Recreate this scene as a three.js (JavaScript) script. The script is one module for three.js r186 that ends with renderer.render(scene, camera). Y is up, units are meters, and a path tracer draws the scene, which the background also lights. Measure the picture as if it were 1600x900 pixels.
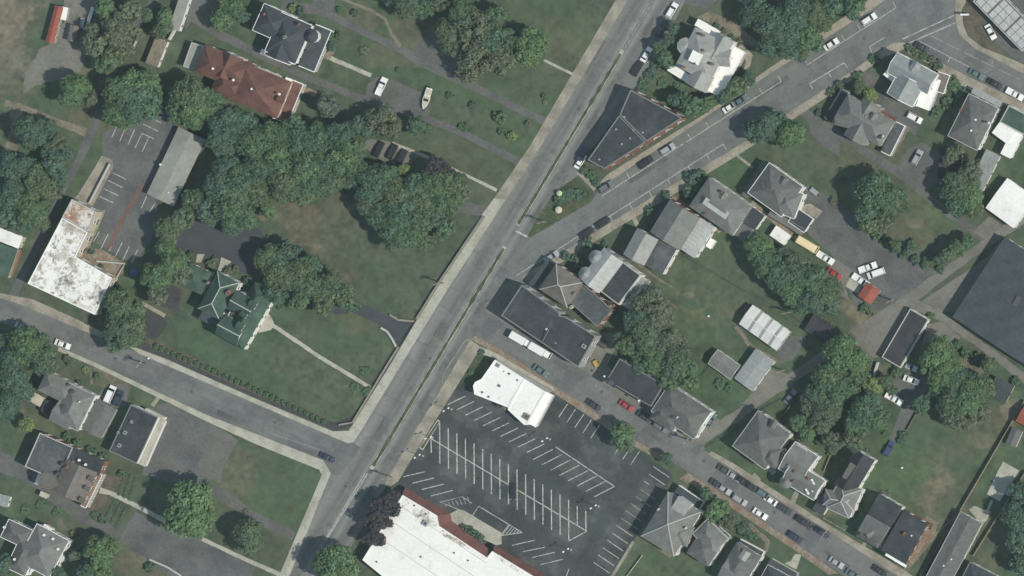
import * as THREE from 'three';
import { mergeGeometries } from 'three/addons/utils/BufferGeometryUtils.js';

// ---------------------------------------------------------------- camera, sky, sun, exposure
// An aerial survey picture: straight down through a shifted lens, the aircraft stands east of the town. One photo pixel is 0.2 m of ground.
const S = 0.2, CAM_X = 700, CAM_Y = 3000, CAM_Z = 0;
const scene = new THREE.Scene();
const camera = new THREE.PerspectiveCamera(2 * Math.atan(90 / CAM_Y) * 180 / Math.PI, 1720 / 180, 10, 9000);
camera.position.set(CAM_X, CAM_Y, CAM_Z);
camera.up.set(0, 0, -1);
camera.lookAt(CAM_X, 0, CAM_Z);
camera.setViewOffset(8600, 900, 0, 0, 1600, 900);
const renderer = new THREE.WebGLRenderer({ antialias: true });
renderer.toneMapping = THREE.LinearToneMapping;
renderer.toneMappingExposure = 1.12;
renderer.shadowMap.enabled = true;
const sunDir = new THREE.Vector3(0.601, 0.777, 0.189).normalize();
{ // a hazy summer sky: pale at the horizon, soft blue overhead
  const W = 128, Hh = 64, d = new Float32Array(W * Hh * 4), horizon = [0.355, 0.44, 0.51], zenith = [0.175, 0.265, 0.37];
  for (let j = 0; j < Hh; j++) for (let i = 0; i < W; i++) {
    const el = Math.max(0, ((j + 0.5) / Hh - 0.5) * Math.PI), k = Math.pow(1 - Math.sin(el), 1.6), q = (j * W + i) * 4;
    for (let c = 0; c < 3; c++) d[q + c] = zenith[c] + (horizon[c] - zenith[c]) * k;
    d[q + 3] = 1;
  }
  const sky = new THREE.DataTexture(d, W, Hh, THREE.RGBAFormat, THREE.FloatType);
  sky.mapping = THREE.EquirectangularReflectionMapping; sky.magFilter = sky.minFilter = THREE.LinearFilter; sky.needsUpdate = true;
  scene.background = sky; scene.environment = sky;
}
const sun = new THREE.DirectionalLight(0xfbf4e6, 3.55);
sun.position.copy(sunDir).multiplyScalar(600);
sun.castShadow = true;
Object.assign(sun.shadow.camera, { left: -220, right: 220, top: 160, bottom: -160, near: 100, far: 1200 });
sun.shadow.mapSize.set(4096, 4096);
sun.shadow.radius = 1.6;
scene.add(sun);
scene.fog = new THREE.FogExp2(0xcde0e0, 0.000015);   // the summer haze under the aircraft

// ---------------------------------------------------------------- helpers
function rng(seed) { let a = seed >>> 0; return () => { a = (a + 0x6D2B79F5) | 0; let t = Math.imul(a ^ (a >>> 15), 1 | a); t = (t + Math.imul(t ^ (t >>> 7), 61 | t)) ^ t; return ((t ^ (t >>> 14)) >>> 0) / 4294967296; }; }
const R0 = rng(7);
const gx = px => (px - 800) * S, gz = py => (py - 450) * S;
function P(px, py, h = 0) {            // the point at height h that the photo shows at a pixel
  const x = gx(px), z = gz(py), k = h / CAM_Y;
  return [x + (CAM_X - x) * k, z + (CAM_Z - z) * k];
}
const used = {};
function numbered(n) { const k = used[n] = (used[n] ?? -1) + 1; return k ? n + '_' + String(k).padStart(3, '0') : n; }
function top(o, name, label, category, group) {
  o.name = numbered(name); scene.add(o);
  if (label) o.userData.label = label;
  if (category) o.userData.category = category;
  if (group) o.userData.group = group;
  return o;
}
function structure(o, name, parent) { o.name = parent ? name : numbered(name); (parent || scene).add(o); if (!parent) o.userData.kind = 'structure'; return o; }
function mesh(geo, material) { const m = new THREE.Mesh(geo, material); m.castShadow = m.receiveShadow = true; return m; }

// ---- noise and textures
const HN = 256, hashT = new Float32Array(HN * HN); { const r = rng(99); for (let i = 0; i < hashT.length; i++) hashT[i] = r(); }
function vn(x, y, per, seed) {
  const xi = Math.floor(x), yi = Math.floor(y); let fx = x - xi, fy = y - yi;
  fx = fx * fx * (3 - 2 * fx); fy = fy * fy * (3 - 2 * fy);
  const a = ((xi % per) + per) % per, b = ((yi % per) + per) % per, a1 = (a + 1) % per, b1 = (b + 1) % per;
  const s1 = seed * 37, s2 = seed * 91;
  const g = (p, q) => hashT[((q + s2) & 255) * HN + ((p + s1) & 255)];
  const v0 = g(a, b) + (g(a1, b) - g(a, b)) * fx, v1 = g(a, b1) + (g(a1, b1) - g(a, b1)) * fx;
  return v0 + (v1 - v0) * fy;
}
function fbm(u, v, f, oct, seed, gain = 0.55) { let s = 0, a = 1, n = 0; for (let i = 0; i < oct; i++) { s += a * vn(u * f, v * f, f, seed + i); n += a; a *= gain; f *= 2; } return s / n; }
const lin = c => { c = c < 0 ? 0 : c > 1 ? 1 : c; return 255 * (c <= 0.0031308 ? 12.92 * c : 1.055 * Math.pow(c, 1 / 2.4) - 0.055); };
function texture(w, h, fn, wrap = true) {
  const d = new Uint8Array(w * h * 4);
  for (let j = 0; j < h; j++) for (let i = 0; i < w; i++) { const c = fn((i + 0.5) / w, (j + 0.5) / h), k = (j * w + i) * 4; d[k] = lin(c[0]); d[k + 1] = lin(c[1]); d[k + 2] = lin(c[2]); d[k + 3] = 255; }
  const t = new THREE.DataTexture(d, w, h);
  t.colorSpace = THREE.SRGBColorSpace; t.magFilter = THREE.LinearFilter; t.minFilter = THREE.LinearMipmapLinearFilter; t.generateMipmaps = true;
  if (wrap) t.wrapS = t.wrapT = THREE.RepeatWrapping;
  t.needsUpdate = true;
  return t;
}
const smooth = (a, b, x) => { x = (x - a) / (b - a); x = x < 0 ? 0 : x > 1 ? 1 : x; return x * x * (3 - 2 * x); };
const mix3 = (a, b, k) => [a[0] + (b[0] - a[0]) * k, a[1] + (b[1] - a[1]) * k, a[2] + (b[2] - a[2]) * k];
const mul3 = (a, k) => [a[0] * k, a[1] * k, a[2] * k];
// a material of one stuff: its colour, how uneven it is, patches of a second colour; uv is in metres, the tile is m metres wide
function stuffMat(c, { m = 24, size = 256, vary = 0.25, grain = 0.25, c2, amount = 0.5, f2 = 6, streak = 0, rough = 0.92, seed = 1, spec, metal = 0 } = {}) {
  const t = texture(size, size, (u, v) => {
    let k = 1 + vary * 2 * (fbm(u, v, 4, 4, seed) - 0.5) + grain * 3.2 * (fbm(u, v, 48, 3, seed + 9, 0.8) - 0.5);
    if (streak) k += streak * 2 * (vn(u * 40, v * 3, 40, seed + 3) * 0.6 + vn(u * 12, v * 2, 12, seed + 5) * 0.4 - 0.5);
    let o = c;
    if (c2) o = mix3(c, c2, smooth(0.60 - amount * 0.3, 0.78 - amount * 0.2, fbm(u, v, f2, 5, seed + 20, 0.66)));
    return mul3(o, k);
  });
  t.repeat.set(1 / m, 1 / m);
  const mm = new THREE.MeshPhysicalMaterial({ map: t, roughness: rough, metalness: metal, specularIntensity: 0.4, side: THREE.DoubleSide });
  return mm;
}
function stainMat(m, size, c, layers, seed) {   // a pale surface with layers of stains [r, g, b, frequency, threshold, strength]
  const t = texture(size, size, (u, v) => {
    let o = mul3(c, 1 + 0.14 * (fbm(u, v, 5, 4, seed) - 0.5) + 0.12 * (fbm(u, v, 60, 2, seed + 2) - 0.5));
    layers.forEach(([r, g, b, f, th, k], i) => { const n = fbm(u, v, f, 6, seed + 10 * i + 5, 0.72), w = fbm(u, v, 90, 2, seed + i); o = mix3(o, mul3([r, g, b], 0.75 + 0.5 * w), k * smooth(th - 0.05, th + 0.12, n) * smooth(0.2, 0.55, w + 0.15)); });
    return o;
  });
  t.repeat.set(1 / m, 1 / m);
  return new THREE.MeshStandardMaterial({ map: t, roughness: 0.9, side: THREE.DoubleSide });
}
function plain(c, rough = 0.8, extra = {}) { const m = new THREE.MeshStandardMaterial({ roughness: rough, side: THREE.DoubleSide, ...extra }); m.color.setRGB(...c); return m; }

const M = {
  road: stuffMat([0.150, 0.157, 0.152], { m: 30, size: 512, vary: 0.19, grain: 0.12, streak: 0.10, c2: [0.125, 0.13, 0.13], amount: 0.4, seed: 2 }),
  road2: stuffMat([0.150, 0.152, 0.148], { m: 30, size: 512, vary: 0.22, grain: 0.12, streak: 0.08, c2: [0.118, 0.122, 0.125], amount: 0.5, seed: 12 }),
  lot: stuffMat([0.057, 0.066, 0.069], { m: 40, size: 512, vary: 0.38, grain: 0.14, c2: [0.088, 0.094, 0.09], amount: 0.5, seed: 3 }),
  lotOld: stuffMat([0.118, 0.123, 0.121], { m: 26, size: 512, vary: 0.27, grain: 0.16, c2: [0.098, 0.102, 0.102], amount: 0.5, seed: 4 }),
  drive: stuffMat([0.112, 0.117, 0.116], { m: 22, vary: 0.30, grain: 0.2, c2: [0.122, 0.12, 0.108], amount: 0.4, seed: 5 }),
  driveDark: stuffMat([0.060, 0.066, 0.074], { m: 20, vary: 0.18, grain: 0.14, seed: 6 }),
  gravel: stuffMat([0.172, 0.168, 0.150], { m: 22, size: 512, vary: 0.16, grain: 0.16, c2: [0.155, 0.148, 0.128], amount: 0.5, seed: 7 }),
  concrete: stuffMat([0.40, 0.39, 0.335], { m: 16, vary: 0.16, grain: 0.15, c2: [0.33, 0.318, 0.265], amount: 0.45, seed: 8 }),
  concreteTan: stuffMat([0.305, 0.280, 0.228], { m: 16, vary: 0.22, grain: 0.2, c2: [0.235, 0.217, 0.175], amount: 0.5, seed: 9 }),
  brickWalk: stuffMat([0.22, 0.16, 0.115], { m: 10, vary: 0.25, grain: 0.35, c2: [0.26, 0.235, 0.19], amount: 0.6, seed: 10 }),
  soil: stuffMat([0.115, 0.098, 0.075], { m: 14, vary: 0.3, grain: 0.35, c2: [0.08, 0.078, 0.058], amount: 0.5, seed: 11 }),
  dirt: stuffMat([0.20, 0.178, 0.135], { m: 14, vary: 0.25, grain: 0.3, c2: [0.14, 0.13, 0.095], amount: 0.5, seed: 13 }),
  dirtGrey: stuffMat([0.136, 0.134, 0.122], { m: 22, size: 512, vary: 0.18, grain: 0.18, c2: [0.125, 0.122, 0.108], amount: 0.5, seed: 19 }),
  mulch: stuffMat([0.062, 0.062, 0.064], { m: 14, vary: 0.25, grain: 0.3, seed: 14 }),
  patch: stuffMat([0.150, 0.098, 0.082], { m: 12, vary: 0.2, grain: 0.2, seed: 15 }),
  grassStrip: stuffMat([0.060, 0.082, 0.045], { m: 12, vary: 0.35, grain: 0.4, c2: [0.10, 0.098, 0.06], amount: 0.45, seed: 16 }),
  paint: stuffMat([0.42, 0.43, 0.41], { m: 6, vary: 0.25, grain: 0.3, c2: [0.2, 0.205, 0.2], amount: 0.3, f2: 12, rough: 0.8, seed: 17 }),
  paintFaint: stuffMat([0.275, 0.28, 0.262], { m: 6, vary: 0.3, grain: 0.3, c2: [0.15, 0.152, 0.15], amount: 0.45, f2: 12, rough: 0.85, seed: 18 }),
  // roofs
  slate: stuffMat([0.058, 0.068, 0.076], { m: 8, vary: 0.30, grain: 0.25, streak: 0.1, seed: 21, rough: 0.85 }),
  shingleGrey: stuffMat([0.165, 0.17, 0.162], { m: 8, vary: 0.27, grain: 0.22, streak: 0.12, seed: 22 }),
  shingleMid: stuffMat([0.120, 0.124, 0.120], { m: 8, vary: 0.32, grain: 0.24, streak: 0.14, seed: 23 }),
  shingleBrown: stuffMat([0.150, 0.138, 0.124], { m: 8, vary: 0.30, grain: 0.24, streak: 0.12, seed: 24 }),
  shingleLight: stuffMat([0.29, 0.295, 0.285], { m: 8, vary: 0.24, grain: 0.2, streak: 0.12, seed: 25 }),
  metalPale: stuffMat([0.40, 0.41, 0.40], { m: 8, vary: 0.14, grain: 0.14, streak: 0.2, seed: 26, rough: 0.7 }),
  metalWhite: stuffMat([0.58, 0.585, 0.565], { m: 8, vary: 0.12, grain: 0.12, streak: 0.15, seed: 20, rough: 0.7 }),
  slateBlue: stuffMat([0.25, 0.272, 0.27], { m: 8, vary: 0.27, grain: 0.22, streak: 0.15, seed: 27 }),
  tarBlack: stuffMat([0.042, 0.049, 0.055], { m: 14, vary: 0.34, grain: 0.25, c2: [0.055, 0.062, 0.068], amount: 0.5, seed: 28 }),
  tarGrey: stuffMat([0.072, 0.081, 0.085], { m: 14, vary: 0.30, grain: 0.22, c2: [0.105, 0.113, 0.115], amount: 0.5, seed: 29 }),
  tarPurple: stuffMat([0.048, 0.049, 0.056], { m: 14, vary: 0.34, grain: 0.3, seed: 30 }),
  redTile: stuffMat([0.165, 0.082, 0.066], { m: 8, vary: 0.30, grain: 0.25, streak: 0.1, c2: [0.135, 0.075, 0.065], amount: 0.5, seed: 31 }),
  redMetal: stuffMat([0.27, 0.085, 0.062], { m: 8, vary: 0.15, grain: 0.15, streak: 0.2, seed: 32, rough: 0.75 }),
  redMansard: stuffMat([0.165, 0.078, 0.068], { m: 6, vary: 0.2, grain: 0.25, streak: 0.2, seed: 33 }),
  greenTile: stuffMat([0.060, 0.100, 0.080], { m: 8, vary: 0.30, grain: 0.25, streak: 0.12, seed: 34 }),
  whiteRoof: stuffMat([0.78, 0.775, 0.75], { m: 30, size: 512, vary: 0.05, grain: 0.06, c2: [0.70, 0.685, 0.64], amount: 0.05, f2: 10, seed: 35, rough: 0.85 }),
  stained: stainMat(34, 512, [0.77, 0.76, 0.73], [[0.27, 0.225, 0.165, 7, 0.57, 0.95], [0.42, 0.385, 0.32, 17, 0.55, 0.7], [0.14, 0.12, 0.095, 22, 0.59, 0.85]], 36),
  stainedRed: stainMat(15, 256, [0.62, 0.60, 0.56], [[0.32, 0.17, 0.105, 6, 0.47, 0.95], [0.22, 0.12, 0.085, 15, 0.52, 0.75], [0.65, 0.62, 0.57, 20, 0.56, 0.8]], 37),
  creamRoof: stuffMat([0.46, 0.43, 0.34], { m: 12, vary: 0.15, grain: 0.18, seed: 38 }),
  greyFlat: stuffMat([0.275, 0.282, 0.258], { m: 18, vary: 0.19, grain: 0.15, c2: [0.25, 0.257, 0.235], amount: 0.5, seed: 39 }),
  // walls
  white: stuffMat([0.80, 0.79, 0.77], { m: 6, vary: 0.08, grain: 0.08, seed: 41 }),
  cream: stuffMat([0.52, 0.48, 0.38], { m: 6, vary: 0.1, grain: 0.1, seed: 42 }),
  greyWall: stuffMat([0.36, 0.37, 0.36], { m: 6, vary: 0.12, grain: 0.12, seed: 43 }),
  brick: stuffMat([0.25, 0.125, 0.085], { m: 5, vary: 0.22, grain: 0.3, c2: [0.30, 0.18, 0.13], amount: 0.4, seed: 44 }),
  stone: stuffMat([0.25, 0.235, 0.20], { m: 5, vary: 0.25, grain: 0.35, seed: 45 }),
  darkStone: stuffMat([0.085, 0.083, 0.078], { m: 5, vary: 0.25, grain: 0.35, seed: 46 }),
  yellowWall: stuffMat([0.50, 0.44, 0.28], { m: 6, vary: 0.12, grain: 0.12, seed: 47 }),
  timber: stuffMat([0.30, 0.255, 0.185], { m: 5, vary: 0.25, grain: 0.25, streak: 0.25, seed: 48 }),
  pole: stuffMat([0.19, 0.165, 0.13], { m: 3, vary: 0.25, grain: 0.25, streak: 0.25, seed: 49 }),
  bark: stuffMat([0.10, 0.082, 0.06], { m: 3, vary: 0.3, grain: 0.3, streak: 0.3, seed: 50 }),
  trim: plain([0.78, 0.775, 0.755], 0.6), coping: plain([0.42, 0.42, 0.40], 0.85), copingDark: plain([0.17, 0.18, 0.185], 0.85), fascia: plain([0.30, 0.305, 0.30], 0.8),
  glass: plain([0.025, 0.03, 0.035], 0.12), door: plain([0.12, 0.075, 0.05], 0.6), tyre: plain([0.02, 0.02, 0.021], 0.9), rim: plain([0.45, 0.46, 0.47], 0.35, { metalness: 0.8 }),
  steel: plain([0.38, 0.39, 0.40], 0.5, { metalness: 0.5 }), steelDark: plain([0.08, 0.085, 0.09], 0.6, { metalness: 0.3 }), lampWhite: plain([0.75, 0.75, 0.73], 0.5),
  headlight: plain([0.75, 0.76, 0.78], 0.15), taillight: plain([0.35, 0.02, 0.02], 0.25), yellow: plain([0.42, 0.31, 0.08], 0.7), blueTarp: plain([0.04, 0.085, 0.26], 0.6), redPaint: plain([0.42, 0.05, 0.045], 0.5),
};

// ---- geometry helpers
function polysGeo(polys, uvScale = 1) {       // flat faces, uv in metres in each face's own plane
  const pos = [], nor = [], uv = [];
  for (const p of polys) {
    const a = new THREE.Vector3(...p[0]), n = new THREE.Vector3();
    for (let i = 1; i < p.length - 1; i++) n.add(new THREE.Vector3(...p[i]).sub(a).cross(new THREE.Vector3(...p[i + 1]).sub(a)));
    n.normalize();
    let e = Math.abs(n.y) > 0.999 ? new THREE.Vector3(1, 0, 0) : new THREE.Vector3(0, 1, 0).cross(n).normalize();
    const f = n.clone().cross(e);
    const put = q => { const v = new THREE.Vector3(...q); pos.push(v.x, v.y, v.z); nor.push(n.x, n.y, n.z); uv.push(v.dot(e) * uvScale, v.dot(f) * uvScale); };
    for (let i = 1; i < p.length - 1; i++) { put(p[0]); put(p[i]); put(p[i + 1]); }
  }
  const g = new THREE.BufferGeometry();
  g.setAttribute('position', new THREE.Float32BufferAttribute(pos, 3));
  g.setAttribute('normal', new THREE.Float32BufferAttribute(nor, 3));
  g.setAttribute('uv', new THREE.Float32BufferAttribute(uv, 2));
  return g;
}
function prism(bottom, topRing) {             // closed solid between two rings of the same count, seen anticlockwise from above
  const n = bottom.length, out = [topRing.slice(), bottom.slice().reverse()];
  for (let i = 0; i < n; i++) { const j = (i + 1) % n; out.push([bottom[i], bottom[j], topRing[j], topRing[i]]); }
  return polysGeo(out);
}
function boxGeo(x0, x1, y0, y1, z0, z1) {
  const r = y => [[x0, y, z1], [x1, y, z1], [x1, y, z0], [x0, y, z0]];
  return prism(r(y0), r(y1));
}
function polyArea(p) { let s = 0; for (let i = 0; i < p.length; i++) { const a = p[i], b = p[(i + 1) % p.length]; s += a[0] * b[1] - b[0] * a[1]; } return s / 2; }
function extrudePoly(pts, y0, y1) {           // pts [x, z]; any simple polygon
  const sh = new THREE.Shape(pts.map(p => new THREE.Vector2(p[0], -p[1])));
  const g = new THREE.ExtrudeGeometry(sh, { depth: y1 - y0, bevelEnabled: false });
  g.rotateX(-Math.PI / 2); g.translate(0, y0, 0);
  return metreUV(g);
}
function metreUV(g, turn = 0) {
  const p = g.attributes.position, n = g.attributes.normal, uv = new Float32Array(p.count * 2), c = Math.cos(turn), s = Math.sin(turn);
  for (let i = 0; i < p.count; i++) {
    const x = p.getX(i), y = p.getY(i), z = p.getZ(i);
    if (Math.abs(n.getY(i)) > 0.5) { uv[2 * i] = x * c + z * s; uv[2 * i + 1] = -x * s + z * c; }
    else if (Math.abs(n.getX(i)) > Math.abs(n.getZ(i))) { uv[2 * i] = z; uv[2 * i + 1] = y; } else { uv[2 * i] = x; uv[2 * i + 1] = y; }
  }
  g.setAttribute('uv', new THREE.BufferAttribute(uv, 2));
  return g;
}
function roughen(pts, amp, seed) {            // uneven outline in pixels
  const out = [], r = rng(seed);
  for (let i = 0; i < pts.length; i++) {
    const a = pts[i], b = pts[(i + 1) % pts.length], L = Math.hypot(b[0] - a[0], b[1] - a[1]), k = Math.max(1, Math.round(L / 7));
    for (let j = 0; j < k; j++) { const t = j / k; out.push([a[0] + (b[0] - a[0]) * t + (r() - 0.5) * amp * 2, a[1] + (b[1] - a[1]) * t + (r() - 0.5) * amp * 2]); }
  }
  return out;
}
let sheetSeed = 100;
function sheet(name, pts, y, material, { turn = 0, rough = 0, thick = 0, parent } = {}) {
  if (rough) pts = roughen(pts, rough, sheetSeed++);
  const w = pts.map(p => [gx(p[0]), gz(p[1])]);
  const sh = new THREE.Shape(w.map(p => new THREE.Vector2(p[0], -p[1])));
  let g;
  if (thick) { g = new THREE.ExtrudeGeometry(sh, { depth: thick, bevelEnabled: false }); g.rotateX(-Math.PI / 2); g.translate(0, y, 0); }
  else { g = new THREE.ShapeGeometry(sh); g.rotateX(-Math.PI / 2); g.translate(0, y, 0); }
  metreUV(g, turn);
  return structure(mesh(g, material), name, parent);
}
function band(line, w) {                      // polygon round a polyline, width in pixels (one number or one for each point)
  const L = [], Rr = [];
  for (let i = 0; i < line.length; i++) {
    const a = line[Math.max(0, i - 1)], b = line[Math.min(line.length - 1, i + 1)], d = Math.hypot(b[0] - a[0], b[1] - a[1]), n = [-(b[1] - a[1]) / d, (b[0] - a[0]) / d], h = (Array.isArray(w) ? w[i] : w) / 2;
    L.push([line[i][0] + n[0] * h, line[i][1] + n[1] * h]); Rr.push([line[i][0] - n[0] * h, line[i][1] - n[1] * h]);
  }
  return L.concat(Rr.reverse());
}
function inflate(pts, d) {                   // the outline moved outwards by d pixels
  const s = polyArea(pts) > 0 ? 1 : -1;
  return pts.map((p, i) => {
    const a = pts[(i + pts.length - 1) % pts.length], b = pts[(i + 1) % pts.length], l1 = Math.hypot(p[0] - a[0], p[1] - a[1]), l2 = Math.hypot(b[0] - p[0], b[1] - p[1]);
    const n1 = [(p[1] - a[1]) / l1, -(p[0] - a[0]) / l1], n2 = [(b[1] - p[1]) / l2, -(b[0] - p[0]) / l2], k = s * d / Math.max(0.5, 1 + n1[0] * n2[0] + n1[1] * n2[1]);
    return [p[0] + (n1[0] + n2[0]) * k, p[1] + (n1[1] + n2[1]) * k];
  });
}
const angleOf = (a, b) => Math.atan2(b[1] - a[1], b[0] - a[0]);
function paintLine(parent, name, a, b, wpx, y, material = M.paint) {
  const o = sheet(name, band([a, b], wpx), y, material, { parent, turn: angleOf(a, b) });
  return o;
}

// ---------------------------------------------------------------- the ground
const grass0 = [0.070, 0.102, 0.063];
{
  const g = new THREE.PlaneGeometry(3600, 3600); g.rotateX(-Math.PI / 2); g.translate(0, -0.03, 0); metreUV(g);
  structure(mesh(g, stuffMat(grass0, { m: 60, size: 512, vary: 0.3, grain: 0.25, c2: [0.085, 0.084, 0.056], amount: 0.4, seed: 60 })), 'ground');
}
{
  // lawns and yards of the town, with the bare, weedy and lush patches where the photograph shows them
  const W = 2048, H = 1180, X0 = -60, Y0 = -45, PW = 1720, PH = 990;
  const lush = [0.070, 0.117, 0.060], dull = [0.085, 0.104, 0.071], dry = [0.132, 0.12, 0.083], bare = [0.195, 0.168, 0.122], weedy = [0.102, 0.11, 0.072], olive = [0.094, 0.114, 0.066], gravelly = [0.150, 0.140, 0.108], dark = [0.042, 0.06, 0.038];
  const buf = new Float32Array(W * H * 3);
  for (let j = 0; j < H; j++) for (let i = 0; i < W; i++) {
    const u = i / W, v = j / W, a = fbm(u, v, 10, 4, 61), b = fbm(u, v, 90, 4, 71, 0.85), c = fbm(u, v, 32, 3, 81);
    let col = mix3(grass0, dull, smooth(0.42, 0.68, a)); col = mix3(col, olive, 0.5 * smooth(0.5, 0.75, c));
    const k = 0.38 + 0.94 * b + 0.34 * hashT[(j * 61 + i * 7 + (i * j) % 251) & 65535] * (0.5 + 0.5 * c) ; const q = (j * W + i) * 3; buf[q] = col[0] * k; buf[q + 1] = col[1] * k; buf[q + 2] = col[2] * k;
  }
  const spots = [
    [30, 60, 75, 110, gravelly, 0.9], [95, 100, 60, 70, gravelly, 0.7], [40, 140, 50, 30, weedy, 0.8], [20, 20, 60, 50, bare, 0.5], [120, 185, 60, 30, dry, 0.6],
    [500, 340, 130, 60, dull, 0.9], [445, 340, 50, 28, dry, 0.85], [420, 335, 28, 14, bare, 0.6], [470, 370, 35, 22, dry, 0.7], [497, 392, 16, 10, bare, 0.6], [540, 330, 40, 30, dry, 0.35], [600, 430, 110, 70, dull, 0.8], [565, 320, 18, 8, bare, 0.6], [545, 435, 16, 8, dry, 0.6],
    [480, 560, 90, 60, dull, 0.9], [560, 520, 70, 40, dry, 0.35], [520, 580, 80, 50, dull, 0.8], [540, 535, 8, 5, bare, 0.5], [330, 540, 60, 40, lush, 0.35],
    [820, 40, 110, 60, lush, 0.4], [760, 180, 120, 60, lush, 0.45], [700, 200, 120, 30, dull, 0.5], [860, 160, 40, 60, dull, 0.3], [880, 70, 40, 30, dry, 0.35], [650, 60, 60, 30, dry, 0.5], [560, 30, 30, 20, dry, 0.6], [660, 30, 40, 20, dry, 0.6],
    [420, 760, 90, 60, lush, 0.45], [430, 710, 70, 30, dull, 0.7], [360, 740, 30, 50, dry, 0.6], [430, 800, 50, 30, lush, 0.3],
    [1020, 500, 70, 60, olive, 0.6], [1090, 500, 70, 40, lush, 0.5], [1090, 455, 50, 30, dull, 0.7], [1075, 460, 16, 8, bare, 0.6], [1140, 490, 40, 24, dry, 0.5], [1100, 600, 60, 40, lush, 0.6], [1120, 440, 90, 50, olive, 0.5], [1180, 430, 60, 40, dull, 0.5], [1140, 655, 25, 14, bare, 0.6],
    [1330, 260, 90, 40, dry, 0.4], [1420, 350, 60, 50, dry, 0.45], [1440, 370, 35, 40, dry, 0.55], [1250, 240, 60, 40, weedy, 0.6], [1470, 340, 60, 40, lush, 0.5], [1430, 350, 10, 6, bare, 0.4],
    [1460, 740, 50, 60, dry, 0.5], [1470, 745, 25, 28, bare, 0.55], [1450, 790, 20, 25, bare, 0.5], [1430, 700, 50, 50, lush, 0.45], [1500, 700, 50, 60, weedy, 0.5], [1535, 690, 20, 14, bare, 0.4], [1560, 850, 40, 40, dry, 0.6], [1540, 770, 30, 60, lush, 0.4], [1400, 740, 40, 60, lush, 0.6], [1455, 815, 40, 20, bare, 0.6],
    [1520, 570, 20, 14, bare, 0.6], [1390, 600, 24, 30, dry, 0.6], [1330, 590, 40, 60, weedy, 0.5], [1280, 700, 70, 40, olive, 0.5], [1560, 655, 40, 20, dry, 0.6], [1585, 640, 20, 16, bare, 0.6], [1350, 490, 40, 30, dry, 0.7], [1340, 520, 16, 12, bare, 0.5], [1330, 480, 26, 18, bare, 0.5],
    [170, 590, 40, 20, dry, 0.7], [150, 575, 16, 10, bare, 0.55], [50, 660, 40, 30, weedy, 0.6], [30, 640, 20, 14, bare, 0.4], [180, 580, 22, 14, bare, 0.5], [140, 690, 60, 30, lush, 0.5], [80, 800, 50, 20, lush, 0.5], [95, 820, 14, 24, bare, 0.5], [215, 880, 60, 30, dry, 0.6], [230, 870, 20, 12, bare, 0.4],
    [60, 270, 60, 70, lush, 0.35], [90, 350, 40, 60, weedy, 0.6], [60, 380, 20, 20, dry, 0.6], [130, 470, 50, 16, lush, 0.6], [190, 440, 30, 20, lush, 0.6],
    [240, 70, 20, 30, dry, 0.7], [250, 460, 40, 40, dry, 0.5], [270, 480, 30, 30, soilish(), 0.5], [1090, 100, 80, 60, lush, 0.3], [1015, 125, 25, 20, bare, 0.35], [1000, 140, 30, 40, lush, 0.5],
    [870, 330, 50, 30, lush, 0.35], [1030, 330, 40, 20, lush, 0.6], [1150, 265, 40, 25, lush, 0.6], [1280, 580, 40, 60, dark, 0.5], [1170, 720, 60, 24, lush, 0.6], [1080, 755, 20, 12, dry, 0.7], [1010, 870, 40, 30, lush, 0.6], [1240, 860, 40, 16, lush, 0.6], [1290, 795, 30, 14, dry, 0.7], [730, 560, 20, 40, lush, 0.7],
  ];
  function soilish() { return [0.11, 0.098, 0.075]; }
  for (const [px, py, rx, ry, col, st] of spots) {
    const i0 = Math.max(0, Math.floor((px - rx * 1.5 - X0) / PW * W)), i1 = Math.min(W - 1, Math.ceil((px + rx * 1.5 - X0) / PW * W)), j0 = Math.max(0, Math.floor((py - ry * 1.5 - Y0) / PH * H)), j1 = Math.min(H - 1, Math.ceil((py + ry * 1.5 - Y0) / PH * H));
    for (let j = j0; j <= j1; j++) for (let i = i0; i <= i1; i++) {
      const x = X0 + (i / W) * PW, y = Y0 + (j / H) * PH, d = Math.hypot((x - px) / rx, (y - py) / ry), u = i / W, v = j / W;
      const n = fbm(u, v, 24, 4, 91, 0.65), k = st * smooth(0.62, 0.34, d * 0.6 + (n - 0.5) * 2.1 + (fbm(u, v, 190, 2, 93) - 0.5) * 0.5);
      if (k > 0) { const q = (j * W + i) * 3, g = 0.6 + 0.8 * fbm(u, v, 220, 2, 95, 0.8); for (let c = 0; c < 3; c++) buf[q + c] += (col[c] * g - buf[q + c]) * k; }
    }
  }
  const t = texture(W, H, (u, v) => { const i = Math.min(W - 1, Math.floor(u * W)), j = Math.min(H - 1, Math.floor(v * H)), q = (j * W + i) * 3; return [buf[q], buf[q + 1], buf[q + 2]]; }, false);
  const g = new THREE.PlaneGeometry(PW * S, PH * S); g.rotateX(-Math.PI / 2); g.translate(gx(X0 + PW / 2), 0, gz(Y0 + PH / 2));
  const uv = g.attributes.uv; for (let i = 0; i < uv.count; i++) uv.setY(i, 1 - uv.getY(i));
  structure(mesh(g, new THREE.MeshPhysicalMaterial({ map: t, roughness: 1, specularIntensity: 0.4, side: THREE.DoubleSide })), 'lawn');
}

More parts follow.
